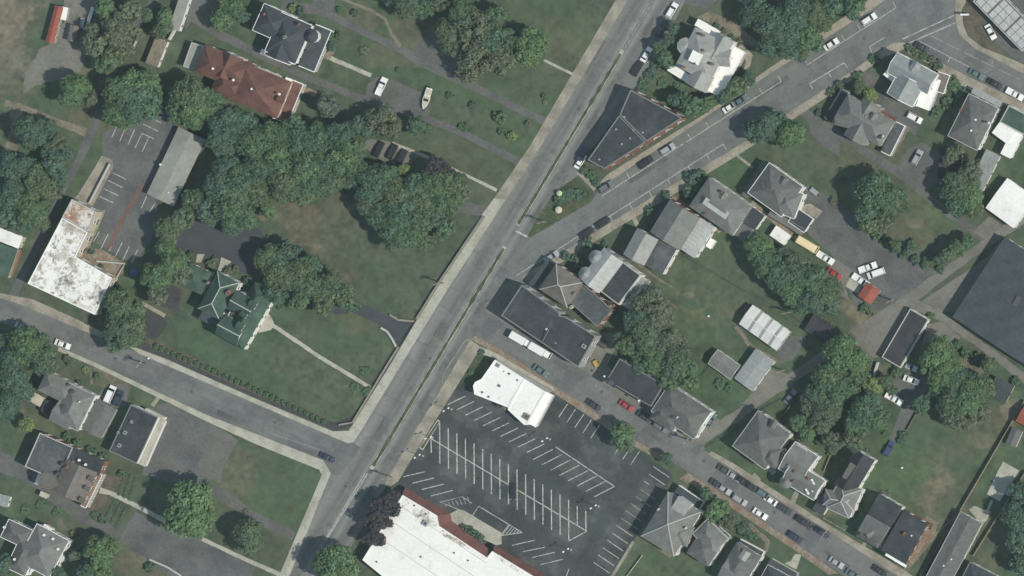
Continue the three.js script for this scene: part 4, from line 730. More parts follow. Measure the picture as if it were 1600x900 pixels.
H = building('striped_roof_building', 'building with white roof panels split by brown bands on the street island lot', 'building', [1570, 40]);
{ const f = wing(H, { a: [1596, 80], b: [1520, 2], w: 40, h: 5, type: 'flat', roof: M.shingleBrown, wall: M.greyWall, coping: M.metalPale });
  const nx = 8, nz = 3; for (let i = 0; i < nx; i++) for (let j = 0; j < nz; j++) { const gap = i % 3 === 2 ? 0.7 : 0.18, x0 = 0.5 + i * (f.L - 1) / nx, x1 = x0 + (f.L - 1) / nx - gap, z0 = 0.5 + j * (f.W - 1) / nz, z1 = z0 + (f.W - 1) / nz - 0.16; const r = y => [f.at(x0, z1), f.at(x1, z1), f.at(x1, z0), f.at(x0, z0)].map(p => [p[0], y, p[1]]); part(H, 'roof_panel', prism(r(4.66), r(4.9)), M.metalPale); } }
H = building('pale_house', 'pale roofed house at the edge of the woods above the square hip roofed house', 'house', [1165, -4]);
wing(H, { a: [1150, -30], b: [1190, -10], w: 26, h: 6, type: 'hip', rise: 2, roof: M.slateBlue, wall: M.white });
H = building('big_warehouse', 'very large dark grey roofed warehouse beyond the gravel lane', 'warehouse', [1590, 470]);
wing(H, { a: [1570, 370], b: [1720, 468], w: 150, h: 5.6, type: 'gable', ridge: 'w', rise: 1.4, roof: M.slate, wall: M.greyWall, coping: M.copingDark });
unit(H, 1589, 470, 7.2, 1.6, 3.2, 0.5, M.steelDark); vent(H, 1577, 526, 6.4, 0.3); vent(H, 1523, 495, 6, 0.25);

// ---- right, middle
H = building('red_roofed_shed', 'small shed with bright red metal roof next to the gravel lot', 'shed', [1358, 460]);
wing(H, { a: [1340, 462], b: [1355, 440], w: 25, h: 3, type: 'gable', rise: 0.9, roof: M.redMetal, wall: M.greyWall, ov: 0.2 });
H = building('ribbed_shed', 'long white metal shed with grey roof bands on the back lawn', 'shed', [1195, 510]);
{ const f = wing(H, { a: [1176, 476], b: [1235, 518], w: 37, h: 4, type: 'gable', rise: 1.0, roof: M.metalWhite, wall: M.greyWall, ov: 0.2 });
  for (const k of [0.22, 0.5, 0.76]) for (const s of [0, 1]) { const x0 = f.L * k, x1 = x0 + 0.9, q = (x, t) => { const z = s ? f.W * (1 - t / 2) : f.W * t / 2, p = f.at(x, z); return [p[0], 4.03 + t * 1.0, p[1]]; }; const r = [q(x0, 0.02), q(x1, 0.02), q(x1, 0.97), q(x0, 0.97)]; part(H, 'roof_panel', polysGeo([s ? r : r.reverse()]), M.slateBlue); } }
H = building('garage', 'small grey gabled garage with white end on the back lawn', 'garage', [1132, 570]);
wing(H, { a: [1122, 546], b: [1157, 571], w: 27, h: 3.2, type: 'gable', rise: 1.1, roof: M.shingleGrey, wall: M.white, trim: M.coping });
H = building('garage', 'pale metal roofed garage touching the small grey gabled garage', 'garage', [1180, 580]);
wing(H, { a: [1181, 544], b: [1210, 565], w: 58, h: 3.6, type: 'gable', ridge: 'w', rise: 0.6, roof: M.slateBlue, wall: M.white });
H = building('hip_roofed_house', 'grey hip roofed house with white gutters at the mouth of the alley', 'house', [1070, 645]);
wing(H, { a: [1046, 599], b: [1113, 643], w: 52, h: 6.8, rise: 3.4, roof: M.shingleMid, wall: M.white, trim: M.coping });
wing(H, { a: [1030, 628], b: [1066, 650], w: 30, h: 6.6, rise: 2.6, type: 'hip', roof: M.shingleMid, wall: M.white });
part(H, 'gutter', barGeo([P(1112, 645, 6.8)[0], 6.7, P(1112, 645, 6.8)[1]], [P(1083, 682, 6.8)[0], 6.7, P(1083, 682, 6.8)[1]], 0.5, 0.4), M.trim); chimney(H, 1058, 652, 9.4, 0.6, M.trim, 1.2); chimney(H, 1052, 651, 9, 1.2, M.steelDark, 1.4);
H = building('row_building', 'dark flat roofed row building half hidden under trees beside a red car', 'building', [990, 600]);
wing(H, { a: [968, 560], b: [1037, 601], w: 40, h: 7.4, type: 'flat', roof: M.tarPurple, wall: M.stone, coping: M.copingDark, shop: true });
unit(H, 955, 598, 7.9, 3.2, 1.8, 0.55, M.tarBlack); vent(H, 998, 626, 7.6, 0.4); vent(H, 944, 588, 7.6, 0.35);
H = building('white_roofed_shop', 'bright white flat roofed shop on the corner of the marked parking lot', 'shop', [800, 612]);
polyFlat(H, { pts: [[773, 562], [820, 592], [794, 637], [741, 616], [739, 603], [742, 597], [752, 592]], h: 5.6, roof: M.whiteRoof, wall: M.white, coping: M.trim, shop: true, lift: 0.25 });
polyFlat(H, { pts: [[820, 592], [852, 612], [823, 664], [819, 664], [793, 640]], h: 5.4, roof: M.whiteRoof, wall: M.white, coping: M.trim, shop: true, lift: 0.25 });
porch(H, [851, 611], [864, 618], 56, 3.2, M.whiteRoof, { posts: 4 });
part(H, 'canopy', (() => { const r = y => [[777, 560], [862, 611], [857, 616], [774, 566]].map(p => { const q = P(p[0], p[1], y); return [q[0], y, q[1]]; }).reverse(); return prism(r(3.0), r(3.2)); })(), M.greyFlat);
unit(H, 822, 651, 6.2, 1.6, 1.8, 0.55, M.pole); unit(H, 778, 571, 6.2, 0.9, 1.2, 0.55); vent(H, 788, 581, 5.9, 0.35); vent(H, 795, 584, 5.9, 0.35, M.steelDark); vent(H, 808, 594, 5.8, 0.3, M.steelDark); unit(H, 780, 603, 6, 0.8, 0.8, 0.55); vent(H, 763, 620, 5.8, 0.35, M.steelDark); vent(H, 753, 613, 5.8, 0.35, M.steelDark); unit(H, 787, 638, 6, 1.2, 0.8, 0.55, M.pole);
H = building('supermarket', 'huge white roofed store with rust red sloped front beside the marked parking lot', 'store', [690, 880]);
polyFlat(H, { pts: [[629, 773], [684, 806], [687, 822], [761, 871], [769, 861], [840, 904], [880, 930], [800, 1040], [720, 1000], [566, 875]], h: 6.2, roof: M.whiteRoof, wall: M.cream, coping: M.trim, lift: 0.2, win: false });
{
  const m = (t0, t1, b0, b1) => { const v = (p, y) => { const q = P(p[0], p[1], y); return [q[0], y, q[1]]; }; const A = v(t0, 6.5), B = v(t1, 6.5), C = v(b1, 3.6), D = v(b0, 3.6), lo = p => [p[0], 3.0, p[2]]; part(H, 'sloped_front', polysGeo([[A, D, C, B], [D, lo(D), lo(C), C], [A, lo(A), lo(D), D], [B, C, lo(C), lo(B)], [lo(D), lo(A), lo(B), lo(C)]]), M.redMansard); };
  m([629, 773], [684, 806], [633, 762], [703, 802]); m([684, 806], [687, 822], [703, 802], [705, 814]); m([687, 822], [761, 871], [705, 814], [768, 861]); m([770, 861], [842, 904], [772, 851], [868, 908]);
  const seam = (a, b) => part(H, 'roof_seam', barGeo([P(a[0], a[1], 6)[0], 6.03, P(a[0], a[1], 6)[1]], [P(b[0], b[1], 6)[0], 6.03, P(b[0], b[1], 6)[1]], 0.16, 0.06), M.creamRoof);
  seam([590, 838], [690, 905]); seam([628, 792], [760, 880]); seam([608, 812], [740, 900]);
  unit(H, 664, 818, 6.9, 1.6, 1.6, 0.55, M.steel); for (const [x, y] of [[588, 878], [731, 876], [709, 864], [657, 870], [647, 790], [665, 803]]) vent(H, x, y, 6.4, 0.3, M.steelDark);
  const stain = (pts, mat) => { const g = new THREE.ShapeGeometry(new THREE.Shape(roughen(pts, 2.2, 900 + pts[0][0]).map(p => { const q = P(p[0], p[1], 6); return new THREE.Vector2(q[0], -q[1]); }))); g.rotateX(-Math.PI / 2); g.translate(0, 6.045, 0); part(H, 'roof_patch', metreUV(g), mat); };
  stain([[632, 778], [648, 785], [684, 809], [680, 822], [668, 824], [634, 796], [626, 796]], M.stained); stain([[688, 826], [730, 852], [758, 872], [752, 872], [720, 852], [690, 834]], M.stained); stain([[772, 864], [800, 880], [820, 896], [800, 890], [774, 874]], M.stained);
}

// ---- right, bottom
H = building('hip_roofed_house', 'broad dark grey hip roofed house between the alley and a turreted pale house', 'house', [1192, 690]);
wing(H, { a: [1185, 641], b: [1236, 678], w: 69, h: 7, rise: 4.2, roof: M.shingleMid, wall: M.white, trim: M.coping });
wing(H, { a: [1200, 690], b: [1226, 702], w: 34, h: 6.8, rise: 2.6, type: 'hip', ridge: 'w', roof: M.shingleMid, wall: M.white });
dormer(H, 1208, 663, 9.6, { turn: -1.0, roof: M.shingleMid }); chimney(H, 1194, 644, 8, 1, M.steelDark, 1.2); chimney(H, 1202, 711, 9, 0.8);
H = building('turreted_house', 'pale grey cross gabled house with small round turrets and white eaves', 'house', [1256, 738]);
wing(H, { a: [1243, 690], b: [1279, 713], w: 50, h: 7, rise: 2.8, type: 'gable', roof: M.shingleGrey, wall: M.white, trim: M.trim });
wing(H, { a: [1240, 721], b: [1290, 751], w: 36, h: 7, rise: 3, type: 'gable', roof: M.shingleGrey, wall: M.white, trim: M.trim });
wing(H, { a: [1246, 694], b: [1262, 704], w: 16, h: 7.4, type: 'flat', roof: M.tarBlack, wall: M.white });
turret(H, 1233, 727, 10, 7.2, 2.4, M.shingleGrey); turret(H, 1229, 752, 11, 7.2, 2.4, M.shingleGrey);
for (const [x, y] of [[1240, 752], [1262, 748], [1241, 737]]) chimney(H, x, y, 10, 0.8, M.brick, 2); for (const [x, y] of [[1270, 753], [1268, 764], [1261, 768]]) unit(H, x, y, 9.2, 0.5, 2, -0.5, M.trim);
H = building('cross_gabled_house', 'long house with dark rear roof and pale cross gabled front beside a blue car', 'house', [1325, 758]);
wing(H, { a: [1337, 701], b: [1367, 719], w: 64, h: 7, rise: 2.8, type: 'gable', ridge: 'w', roof: M.tarPurple, wall: M.white });
wing(H, { a: [1312, 748], b: [1348, 765], w: 50, h: 7, rise: 3.4, type: 'hip', ridge: 'w', roof: M.shingleGrey, wall: M.white, trim: M.coping, ridgeTrim: M.coping });
wing(H, { a: [1290, 764], b: [1340, 774], w: 26, h: 6.8, rise: 2.6, type: 'hip', roof: M.shingleGrey, wall: M.white, ridgeTrim: M.coping });
wing(H, { a: [1284, 772], b: [1300, 782], w: 28, h: 4, type: 'slab', rise: 0.6, roof: M.slate, wall: M.white });
wing(H, { a: [1329, 722], b: [1341, 729], w: 27, h: 9.3, base: 7.2, type: 'slab', rise: 0.3, roof: M.dirtGrey, wall: M.white, win: false });
H = building('flat_roofed_house', 'house with dark flat rear roof and pale shingled front touching a black flat roof', 'house', [1374, 815]);
wing(H, { a: [1374, 771], b: [1410, 792], w: 37, h: 7, type: 'slab', roof: M.tarBlack, wall: M.white, rise: 0.3 });
wing(H, { a: [1356, 803], b: [1391, 824], w: 30, h: 7, type: 'slab', roof: M.shingleMid, wall: M.white, rise: 1.4 });
wing(H, { a: [1343, 826], b: [1378, 846], w: 13, h: 5.4, rise: 1.4, type: 'hip', roof: M.shingleMid, wall: M.white });
dormer(H, 1360, 833, 7.2, { turn: 2.6, roof: M.shingleGrey, w: 2 });
H = building('flat_roofed_house', 'black flat roofed brick house with white cornice towards the street', 'house', [1416, 840]);
wing(H, { a: [1412, 797], b: [1450, 819], w: 34, h: 6.6, type: 'slab', roof: M.tarBlack, wall: M.brick, rise: 0.2 });
wing(H, { a: [1395, 826], b: [1434, 848], w: 38, h: 7, type: 'slab', roof: M.tarBlack, wall: M.brick, rise: 0.2 });
part(H, 'cornice', barGeo([P(1384, 866, 6.8)[0], 6.7, P(1384, 866, 6.8)[1]], [P(1416, 885, 6.8)[0], 6.7, P(1416, 885, 6.8)[1]], 0.8, 0.5), M.trim); chimney(H, 1412, 834, 8.2, 0.9, M.brick, 1.8); vent(H, 1424, 837, 7.4, 0.3);
wing(H, { a: [1447, 824], b: [1456, 829], w: 60, h: 2.6, type: 'slab', roof: M.brickWalk, wall: M.brick, win: false });
H = building('long_hall', 'long grey gabled hall between two fences beside a black flat roofed house', 'hall', [1478, 870]);
wing(H, { a: [1501, 799], b: [1535, 817], w: 150, h: 4.4, type: 'gable', ridge: 'w', rise: 1.2, roof: M.shingleMid, wall: M.cream, trim: M.coping });
vent(H, 1486, 874, 6.2, 0.3); vent(H, 1474, 884, 6, 0.3);
H = building('dark_roofed_house', 'dark roofed house with pale eaves at the end of the long wooden fence', 'house', [1538, 905]);
wing(H, { a: [1516, 878], b: [1566, 904], w: 50, h: 6, rise: 2.6, roof: M.slate, wall: M.white, trim: M.slateBlue });
H = building('dark_garage', 'long dark flat roofed garage on the corner of two gravel lanes', 'garage', [1413, 528]);
wing(H, { a: [1422, 482], b: [1451, 499], w: 88, h: 3.4, type: 'flat', roof: M.tarPurple, wall: M.white, coping: M.coping });
H = building('garage', 'small green grey flat roofed garage with cream side wall under trees by the lane', 'garage', [1566, 608]);
wing(H, { a: [1556, 588], b: [1585, 603], w: 31, h: 2.8, type: 'slab', roof: M.slate, wall: M.cream });
H = building('garage', 'small dark roofed garage in deep tree shade by the alley', 'garage', [1286, 515]);
wing(H, { a: [1272, 490], b: [1304, 510], w: 30, h: 3, type: 'slab', roof: M.tarPurple, wall: M.stone });
H = building('garden_shed', 'small grey gabled garden shed beside the rust red roof', 'shed', [1582, 684]);
wing(H, { a: [1582, 667], b: [1598, 674], w: 28, h: 2.6, type: 'gable', ridge: 'w', rise: 0.6, roof: M.shingleMid, wall: M.white, win: false });
H = building('red_roofed_house', 'house with rust red roof beyond the wooden fence', 'house', [1610, 655]);
wing(H, { a: [1602, 632], b: [1650, 660], w: 30, h: 4, rise: 1.4, type: 'gable', roof: M.redMetal, wall: M.cream });
H = building('hip_roofed_house', 'green grey hip roofed house with white ridge lines beside the parking lot', 'house', [1048, 822]);
wing(H, { a: [1044, 768], b: [1096, 800], w: 82, h: 7, rise: 4.6, roof: M.shingleGrey, wall: M.white, ridgeTrim: M.coping });
wing(H, { a: [1056, 812], b: [1086, 824], w: 34, h: 6.6, rise: 2.6, type: 'hip', ridge: 'w', roof: M.shingleGrey, wall: M.brick });
wing(H, { a: [1062, 774], b: [1082, 788], w: 24, h: 9, rise: 1, type: 'slab', base: 5, roof: M.shingleLight, wall: M.white, win: false });
porch(H, [1061, 758], [1100, 784], 16, 3.4, M.slate, { trim: M.trim, posts: 0 });
chimney(H, 1071, 825, 10, 0.6, M.trim, 1.4); chimney(H, 1028, 796, 9, 0.6, M.trim, 1.4);
H = building('twin_house', 'grey twin house with white eaves between the green grey and striped gable houses', 'house', [1105, 848]);
wing(H, { a: [1106, 810], b: [1138, 842], w: 34, h: 6.8, rise: 2.8, type: 'hip', roof: M.shingleGrey, wall: M.white, trim: M.coping });
wing(H, { a: [1094, 830], b: [1128, 852], w: 40, h: 6.6, rise: 2.2, type: 'hip', ridge: 'w', roof: M.shingleMid, wall: M.white });
porch(H, [1120, 820], [1140, 838], 12, 3.2, M.tarGrey, { posts: 0, trim: null });
H = building('gabled_house', 'grey gabled house with pale dormer and dark porch roof along the parked cars street', 'house', [1158, 875]);
wing(H, { a: [1152, 846], b: [1190, 870], w: 60, h: 6.8, rise: 2.8, type: 'hip', ridge: 'w', roof: M.shingleMid, wall: M.white });
wing(H, { a: [1140, 868], b: [1172, 886], w: 40, h: 6.6, rise: 2.4, type: 'gable', roof: M.shingleGrey, wall: M.white });
porch(H, [1157, 842], [1194, 862], 9, 3.4, M.slate, { posts: 4 }); dormer(H, 1163, 868, 9, { turn: -1.0, roof: M.shingleLight, w: 2.4, d: 3 });
H = building('dark_roofed_house', 'dark slate roofed house behind a small lawn with pale front path', 'house', [1210, 895]);
wing(H, { a: [1200, 882], b: [1240, 904], w: 50, h: 6.8, rise: 3, roof: M.slate, wall: M.white, trim: M.coping }); porch(H, [1204, 872], [1246, 896], 10, 3.2, M.slate, { posts: 0, trim: null });

// ---- left
H = building('stained_roof_building', 'L shaped building with stained white flat roof above the narrow alley', 'building', [110, 410]);
polyFlat(H, { pts: [[112, 311], [151, 331], [137, 362], [97, 339]], h: 7, roof: M.stainedRed, wall: M.cream, coping: M.coping, lift: 0.25, shop: true });
polyFlat(H, { pts: [[97, 340], [137, 363], [118, 401], [175, 434], [148, 492], [43, 443]], h: 7.2, roof: M.stained, wall: M.cream, coping: M.trim, lift: 0.25, shop: true });
H = building('long_hall', 'long low pale grey gabled building along the left parking lot with yellow wall', 'hall', [276, 262]);
wing(H, { a: [279, 198], b: [321, 218], w: 116, h: 3.4, type: 'gable', ridge: 'w', rise: 0.8, roof: M.greyFlat, wall: M.yellowWall, ov: 0.7 });
vent(H, 250, 257, 3.9, 0.4); vent(H, 263, 301, 4.1, 0.3);
H = building('green_roofed_building', 'building with green and white roofs and a red lean-to beside the alley', 'building', [5, 395]);
wing(H, { a: [-40, 340], b: [36, 370], w: 20, h: 4.6, type: 'slab', roof: M.whiteRoof, wall: M.cream });
wing(H, { a: [-50, 362], b: [28, 390], w: 48, h: 4.2, type: 'slab', roof: M.greenTile, wall: M.cream });
wing(H, { a: [25, 388], b: [33, 391], w: 44, h: 2.8, type: 'slab', roof: M.brickWalk, wall: M.brick, win: false });
H = building('hip_roofed_house', 'grey shingled house with cream annex and attached carport beside two parked vans', 'house', [110, 628]);
wing(H, { a: [73, 579], b: [122, 603], w: 34, h: 6.6, rise: 2.2, type: 'hip', roof: M.shingleGrey, wall: M.cream });
wing(H, { a: [108, 598], b: [149, 618], w: 62, h: 6.8, rise: 3.2, type: 'hip', ridge: 'w', roof: M.shingleGrey, wall: M.white, trim: M.coping });
wing(H, { a: [92, 626], b: [122, 642], w: 34, h: 6.4, rise: 2.2, type: 'gable', roof: M.shingleGrey, wall: M.cream });
wing(H, { a: [149, 622], b: [182, 640], w: 52, h: 3.2, rise: 1.2, type: 'gable', ridge: 'w', roof: M.shingleMid, wall: M.greyWall, win: false });
wing(H, { a: [54, 613], b: [70, 622], w: 16, h: 3, type: 'slab', roof: M.creamRoof, wall: M.cream, win: false });
wing(H, { a: [71, 624], b: [88, 632], w: 20, h: 3.2, type: 'slab', roof: M.tarBlack, wall: M.cream, win: false });
chimney(H, 112, 612, 9, 1.2, M.steelDark, 1.6); chimney(H, 100, 636, 8.6, 1.4, M.steelDark, 1.8); chimney(H, 123, 628, 10, 0.5, M.trim, 1.2); chimney(H, 134, 647, 8, 0.5, M.trim, 1.2); chimney(H, 106, 601, 8.2, 0.7, M.steelDark, 1.4);
H = building('flat_roofed_building', 'black flat roofed building with white side awning beside the gravel lot', 'building', [210, 682]);
wing(H, { a: [204, 632], b: [247, 652], w: 80, h: 5.4, type: 'flat', roof: M.tarBlack, wall: M.white, coping: M.copingDark, shop: true });
wing(H, { a: [249, 654], b: [258, 658], w: 78, h: 3, type: 'slab', roof: M.concrete, wall: M.white, win: false, ov: 0.1 }); wing(H, { a: [228, 637], b: [258, 652], w: 6, h: 2.9, type: 'slab', roof: M.concrete, wall: M.white, win: false, ov: 0.1 });
for (const [x, y, s] of [[205, 659, 0.5], [195, 676, 0.6], [186, 696, 0.6], [184, 676, 0.4]]) unit(H, x, y, 6, s * 1.8, s * 1.8, 0.5);
H = building('brick_house', 'brick house with brown roof, black rear roof and white columned front', 'house', [105, 738]);
wing(H, { a: [62, 676], b: [114, 699], w: 58, h: 7, type: 'flat', roof: M.tarGrey, wall: M.brick, coping: M.coping });
wing(H, { a: [108, 696], b: [164, 720], w: 26, h: 6.6, type: 'slab', roof: M.tarBlack, wall: M.brick });
wing(H, { a: [104, 716], b: [152, 738], w: 54, h: 7.4, rise: 3, type: 'gable', ridge: 'w', roof: M.shingleBrown, wall: M.brick });
wing(H, { a: [70, 734], b: [110, 752], w: 26, h: 6.4, rise: 2, type: 'gable', roof: M.shingleBrown, wall: M.brick });
wing(H, { a: [62, 733], b: [76, 738], w: 24, h: 3.4, type: 'slab', roof: M.whiteRoof, wall: M.white, win: false }); wing(H, { a: [64, 767], b: [76, 772], w: 8, h: 2.8, type: 'slab', roof: M.creamRoof, wall: M.cream, win: false });
porch(H, [152, 738], [160, 742], 58, 4.6, M.brickWalk, { posts: 7 });
for (const [x, y] of [[142, 748], [136, 763], [128, 781]]) dormer(H, x, y, 9.4, { turn: 0.45, roof: M.shingleBrown, w: 1.3, d: 1.8 }); chimney(H, 97, 725, 8.6, 1.2, M.steelDark, 2); chimney(H, 104, 730, 9, 1.1, M.brick, 2); chimney(H, 90, 740, 8.6, 1.1, M.steelDark, 1.8); for (const [x, y] of [[113, 723], [123, 719], [133, 726]]) vent(H, x, y, 8.4, 0.5);
H = building('hip_roofed_house', 'grey hip roofed house outlined by bright white gutters beside a blue spruce', 'house', [52, 862]);
wing(H, { a: [14, 811], b: [52, 829], w: 31, h: 6.8, rise: 2.4, type: 'hip', roof: M.shingleMid, wall: M.white, trim: M.trim });
wing(H, { a: [58, 818], b: [108, 845], w: 66, h: 7, rise: 3.4, type: 'hip', ridge: 'w', roof: M.shingleGrey, wall: M.white, trim: M.trim });
wing(H, { a: [32, 838], b: [62, 852], w: 54, h: 6.8, rise: 2.8, type: 'hip', ridge: 'w', roof: M.shingleMid, wall: M.white, trim: M.trim });
for (const [x, y] of [[82, 842], [68, 836], [90, 858], [50, 891], [6, 824], [22, 874]]) vent(H, x, y, 9, 0.5); wing(H, { a: [70, 818], b: [82, 826], w: 10, h: 4, type: 'slab', roof: M.whiteRoof, wall: M.white, win: false });
H = building('small_shed', 'small grey shed at the foot of the lane opposite the brick house', 'shed', [6, 782]);
wing(H, { a: [-10, 768], b: [16, 776], w: 18, h: 3, type: 'slab', roof: M.slateBlue, wall: M.white });

H = building('green_roofed_mansion', 'mansion with green tiled roofs and white ridges on the wide walled lawn', 'mansion', [362, 478]);
wing(H, { a: [398, 440], b: [431, 459], w: 102, h: 5.6, rise: 4.6, type: 'hip', ridge: 'w', roof: M.greenTile, wall: M.white, cut: 0.9, ridgeTrim: M.greenTile });
wing(H, { a: [372, 454], b: [404, 472], w: 34, h: 7.6, rise: 3.4, type: 'gable', roof: M.greenTile, wall: M.white, ridgeTrim: M.coping });
wing(H, { a: [352, 492], b: [386, 510], w: 34, h: 7.6, rise: 3.4, type: 'gable', roof: M.greenTile, wall: M.white, ridgeTrim: M.coping });
wing(H, { a: [340, 424], b: [374, 442], w: 66, h: 7.2, rise: 3.2, type: 'hip', ridge: 'w', roof: M.greenTile, wall: M.white, ridgeTrim: M.coping });
wing(H, { a: [296, 410], b: [330, 426], w: 38, h: 5.4, rise: 2.0, type: 'hip', roof: M.greenTile, wall: M.cream });
wing(H, { a: [326, 468], b: [360, 486], w: 34, h: 4.6, type: 'slab', rise: 0.6, roof: M.slate, wall: M.white });
dormer(H, 394, 476, 10.6, { turn: 0.56, roof: M.greenTile, w: 2.2, d: 2.2 }); dormer(H, 374, 510, 10.6, { turn: 0.56, roof: M.greenTile, w: 2.2, d: 2.2 }); dormer(H, 380, 492, 10.9, { turn: 0.56, roof: M.greenTile, w: 1.4, d: 2 });
chimney(H, 356, 457, 11, 1.4, M.brick, 2.6); chimney(H, 362, 490, 11, 1.1, M.steelDark, 2.4); chimney(H, 324, 442, 8.6, 0.9, M.stone, 1.8); chimney(H, 335, 456, 9, 0.7, M.trim, 1.4);

// ---------------------------------------------------------------- trees
function leafCrown(seed, { blobs = 46, per = 80, flat = 0.82, leaf = 0.082, uneven = 0.16, open = 0, cone = false } = {}) {
  const r = rng(seed), pos = [], nor = [], col = [], v = () => r() * 2 - 1, ph = [r() * 6.3, r() * 6.3, r() * 6.3];
  const N = new THREE.Vector3(), T = new THREE.Vector3(), B = new THREE.Vector3(), C = new THREE.Vector3();
  for (let i = 0; i < blobs; i++) {
    const k = (i + 0.5) / blobs, th = i * 2.39996 + v() * 0.4; let bx, by, bz, br;
    if (cone) { by = -0.9 + 1.9 * k; const rad = (1 - k) * 0.72 * (0.85 + 0.3 * r()); bx = Math.cos(th) * rad; bz = Math.sin(th) * rad; br = 0.12 + 0.2 * (1 - k); }
    else {
      const el = -0.45 + 1.42 * k, up = Math.min(0.985, el), ring = Math.sqrt(Math.max(0.02, 1 - up * up)), out = (0.58 + 0.2 * r()) * (1 + uneven * (Math.sin(2 * th + ph[0]) + 0.7 * Math.sin(3 * th + ph[1])) + 0.1 * Math.sin(5 * th + ph[2]));
      bx = Math.cos(th) * ring * out; bz = Math.sin(th) * ring * out; by = up * flat * (0.6 + 0.22 * r()); br = 0.2 + 0.17 * r();
      if (r() < open) continue;
    }
    const tone = 0.78 + 0.44 * r(), warm = 1 + 0.12 * v();
    for (let j = 0; j < per; j++) {
      N.set(v(), v() + 0.25, v()); if (N.lengthSq() < 0.01) continue; N.normalize();
      const d = br * (0.62 + 0.48 * r()); C.set(bx + N.x * d, by + N.y * d * 0.9, bz + N.z * d);
      N.x += v() * 0.55; N.y += v() * 0.45 + 0.25; N.z += v() * 0.55; N.normalize();
      T.set(v(), v(), v()).cross(N).normalize(); B.crossVectors(N, T);
      const s = leaf * (0.65 + 0.7 * r()), w = s * (0.5 + 0.4 * r()), t = tone * (0.72 + 0.56 * r()), q = [[-s, 0], [0, -w], [s, 0], [0, w]].map(([a, b]) => [C.x + T.x * a + B.x * b, C.y + T.y * a + B.y * b, C.z + T.z * a + B.z * b]);
      for (const m of [0, 1, 2, 0, 2, 3]) { pos.push(...q[m]); nor.push(N.x, N.y, N.z); col.push(t * warm, t, t * (2 - warm) * 0.95); }
    }
  }
  const g = new THREE.BufferGeometry();
  g.setAttribute('position', new THREE.Float32BufferAttribute(pos, 3)); g.setAttribute('normal', new THREE.Float32BufferAttribute(nor, 3)); g.setAttribute('color', new THREE.Float32BufferAttribute(col, 3));
  return g;
}
const bigCrowns = [1, 2, 3, 4, 5, 6, 7].map(i => leafCrown(200 + i, { blobs: 52 + i * 2, per: 138, uneven: 0.1 + 0.025 * i, leaf: 0.06 }));
const midCrowns = [1, 2, 3, 4, 5].map(i => leafCrown(270 + i, { blobs: 34 + i * 2, per: 64, uneven: 0.1 + 0.03 * i, leaf: 0.088 }));
const looseCrowns = [1, 2, 3].map(i => leafCrown(230 + i, { blobs: 46, per: 90, uneven: 0.22, open: 0.25, leaf: 0.06 }));
const spruceCrowns = [1, 2].map(i => leafCrown(240 + i, { blobs: 64, per: 50, cone: true, leaf: 0.07 }));
const shrubCrowns = [1, 2, 3].map(i => leafCrown(250 + i, { blobs: 18, per: 30, leaf: 0.17, flat: 0.9 }));
const leafMat = (c) => { const m = new THREE.MeshStandardMaterial({ roughness: 0.85, side: THREE.DoubleSide, vertexColors: true }); m.color.setRGB(...c); return m; };
const LEAF = { mid: leafMat([0.074, 0.128, 0.072]), cool: leafMat([0.066, 0.116, 0.082]), bright: leafMat([0.094, 0.158, 0.074]), olive: leafMat([0.108, 0.135, 0.09]), lime: leafMat([0.15, 0.195, 0.075]), blue: leafMat([0.10, 0.135, 0.115]), purple: leafMat([0.048, 0.042, 0.052]) };
const MIDS = [LEAF.mid, leafMat([0.088, 0.13, 0.07]), leafMat([0.066, 0.123, 0.078]), leafMat([0.082, 0.14, 0.07]), leafMat([0.078, 0.118, 0.07])];
const trunkGeo = (() => {
  const g = [new THREE.CylinderGeometry(0.035, 0.055, 1, 8).translate(0, 0.5, 0)], r = rng(77);
  for (let i = 0; i < 6; i++) { const a = i * 1.1 + r(), h0 = 0.62 + 0.06 * i, c = new THREE.CylinderGeometry(0.008, 0.022, 0.5, 6).translate(0, 0.25, 0); c.rotateZ(0.75 + 0.3 * r()); c.rotateY(a); c.translate(0, h0, 0); g.push(c); }
  return mergeGeometries(g);
})();
const treeR = rng(4242);
function tree(name, label, group, tone, kind, px, py, r, opt = {}) {
  const R = r * S, spruce = kind === 'spruce', tall = opt.tall || (spruce ? R * 3 : Math.min(19.5, R * 1.75 + 4.2)), ry = spruce ? tall * 0.46 : Math.min(R * 1.06, tall * 0.46), cy = tall - ry * 0.98;
  const [x, z] = P(px, py, cy), o = new THREE.Group(); o.position.set(x, 0, z); o.rotation.y = treeR() * 6.28;
  top(o, name, label, 'tree', group);
  const t = mesh(trunkGeo, M.bark); t.name = 'trunk'; t.scale.set(R * 0.9 + 0.8, cy + ry * 0.2, R * 0.9 + 0.8); o.add(t);
  const set = kind === 'loose' ? looseCrowns : spruce ? spruceCrowns : r >= 24 ? bigCrowns : midCrowns, c = mesh(set[Math.floor(treeR() * set.length)], tone === 'mid' ? MIDS[Math.floor(treeR() * MIDS.length)] : LEAF[tone]); c.name = 'crown';
  const st = 0.92 + 0.16 * treeR(); c.scale.set(R * st * 0.99, ry * 1.02, R / st * 0.99); c.position.y = cy; o.add(c);
  return o;
}
const toneWord = { mid: 'green', cool: 'blue green', bright: 'bright green', olive: 'olive green', lime: 'yellow green', blue: 'blue grey', purple: 'purple' };
function grove(name, label, group, list) {     // the label's {} says how each tree looks
  for (const [x, y, r, tone = 'mid', kind = 'big'] of list) tree(name, label.replace('{}', (r >= 30 ? 'large ' : r >= 22 ? 'mid-sized ' : r >= 15 ? 'small ' : 'tiny ') + (kind === 'loose' ? 'feathery ' : '') + toneWord[tone]), group, tone, kind, x, y, r);
}
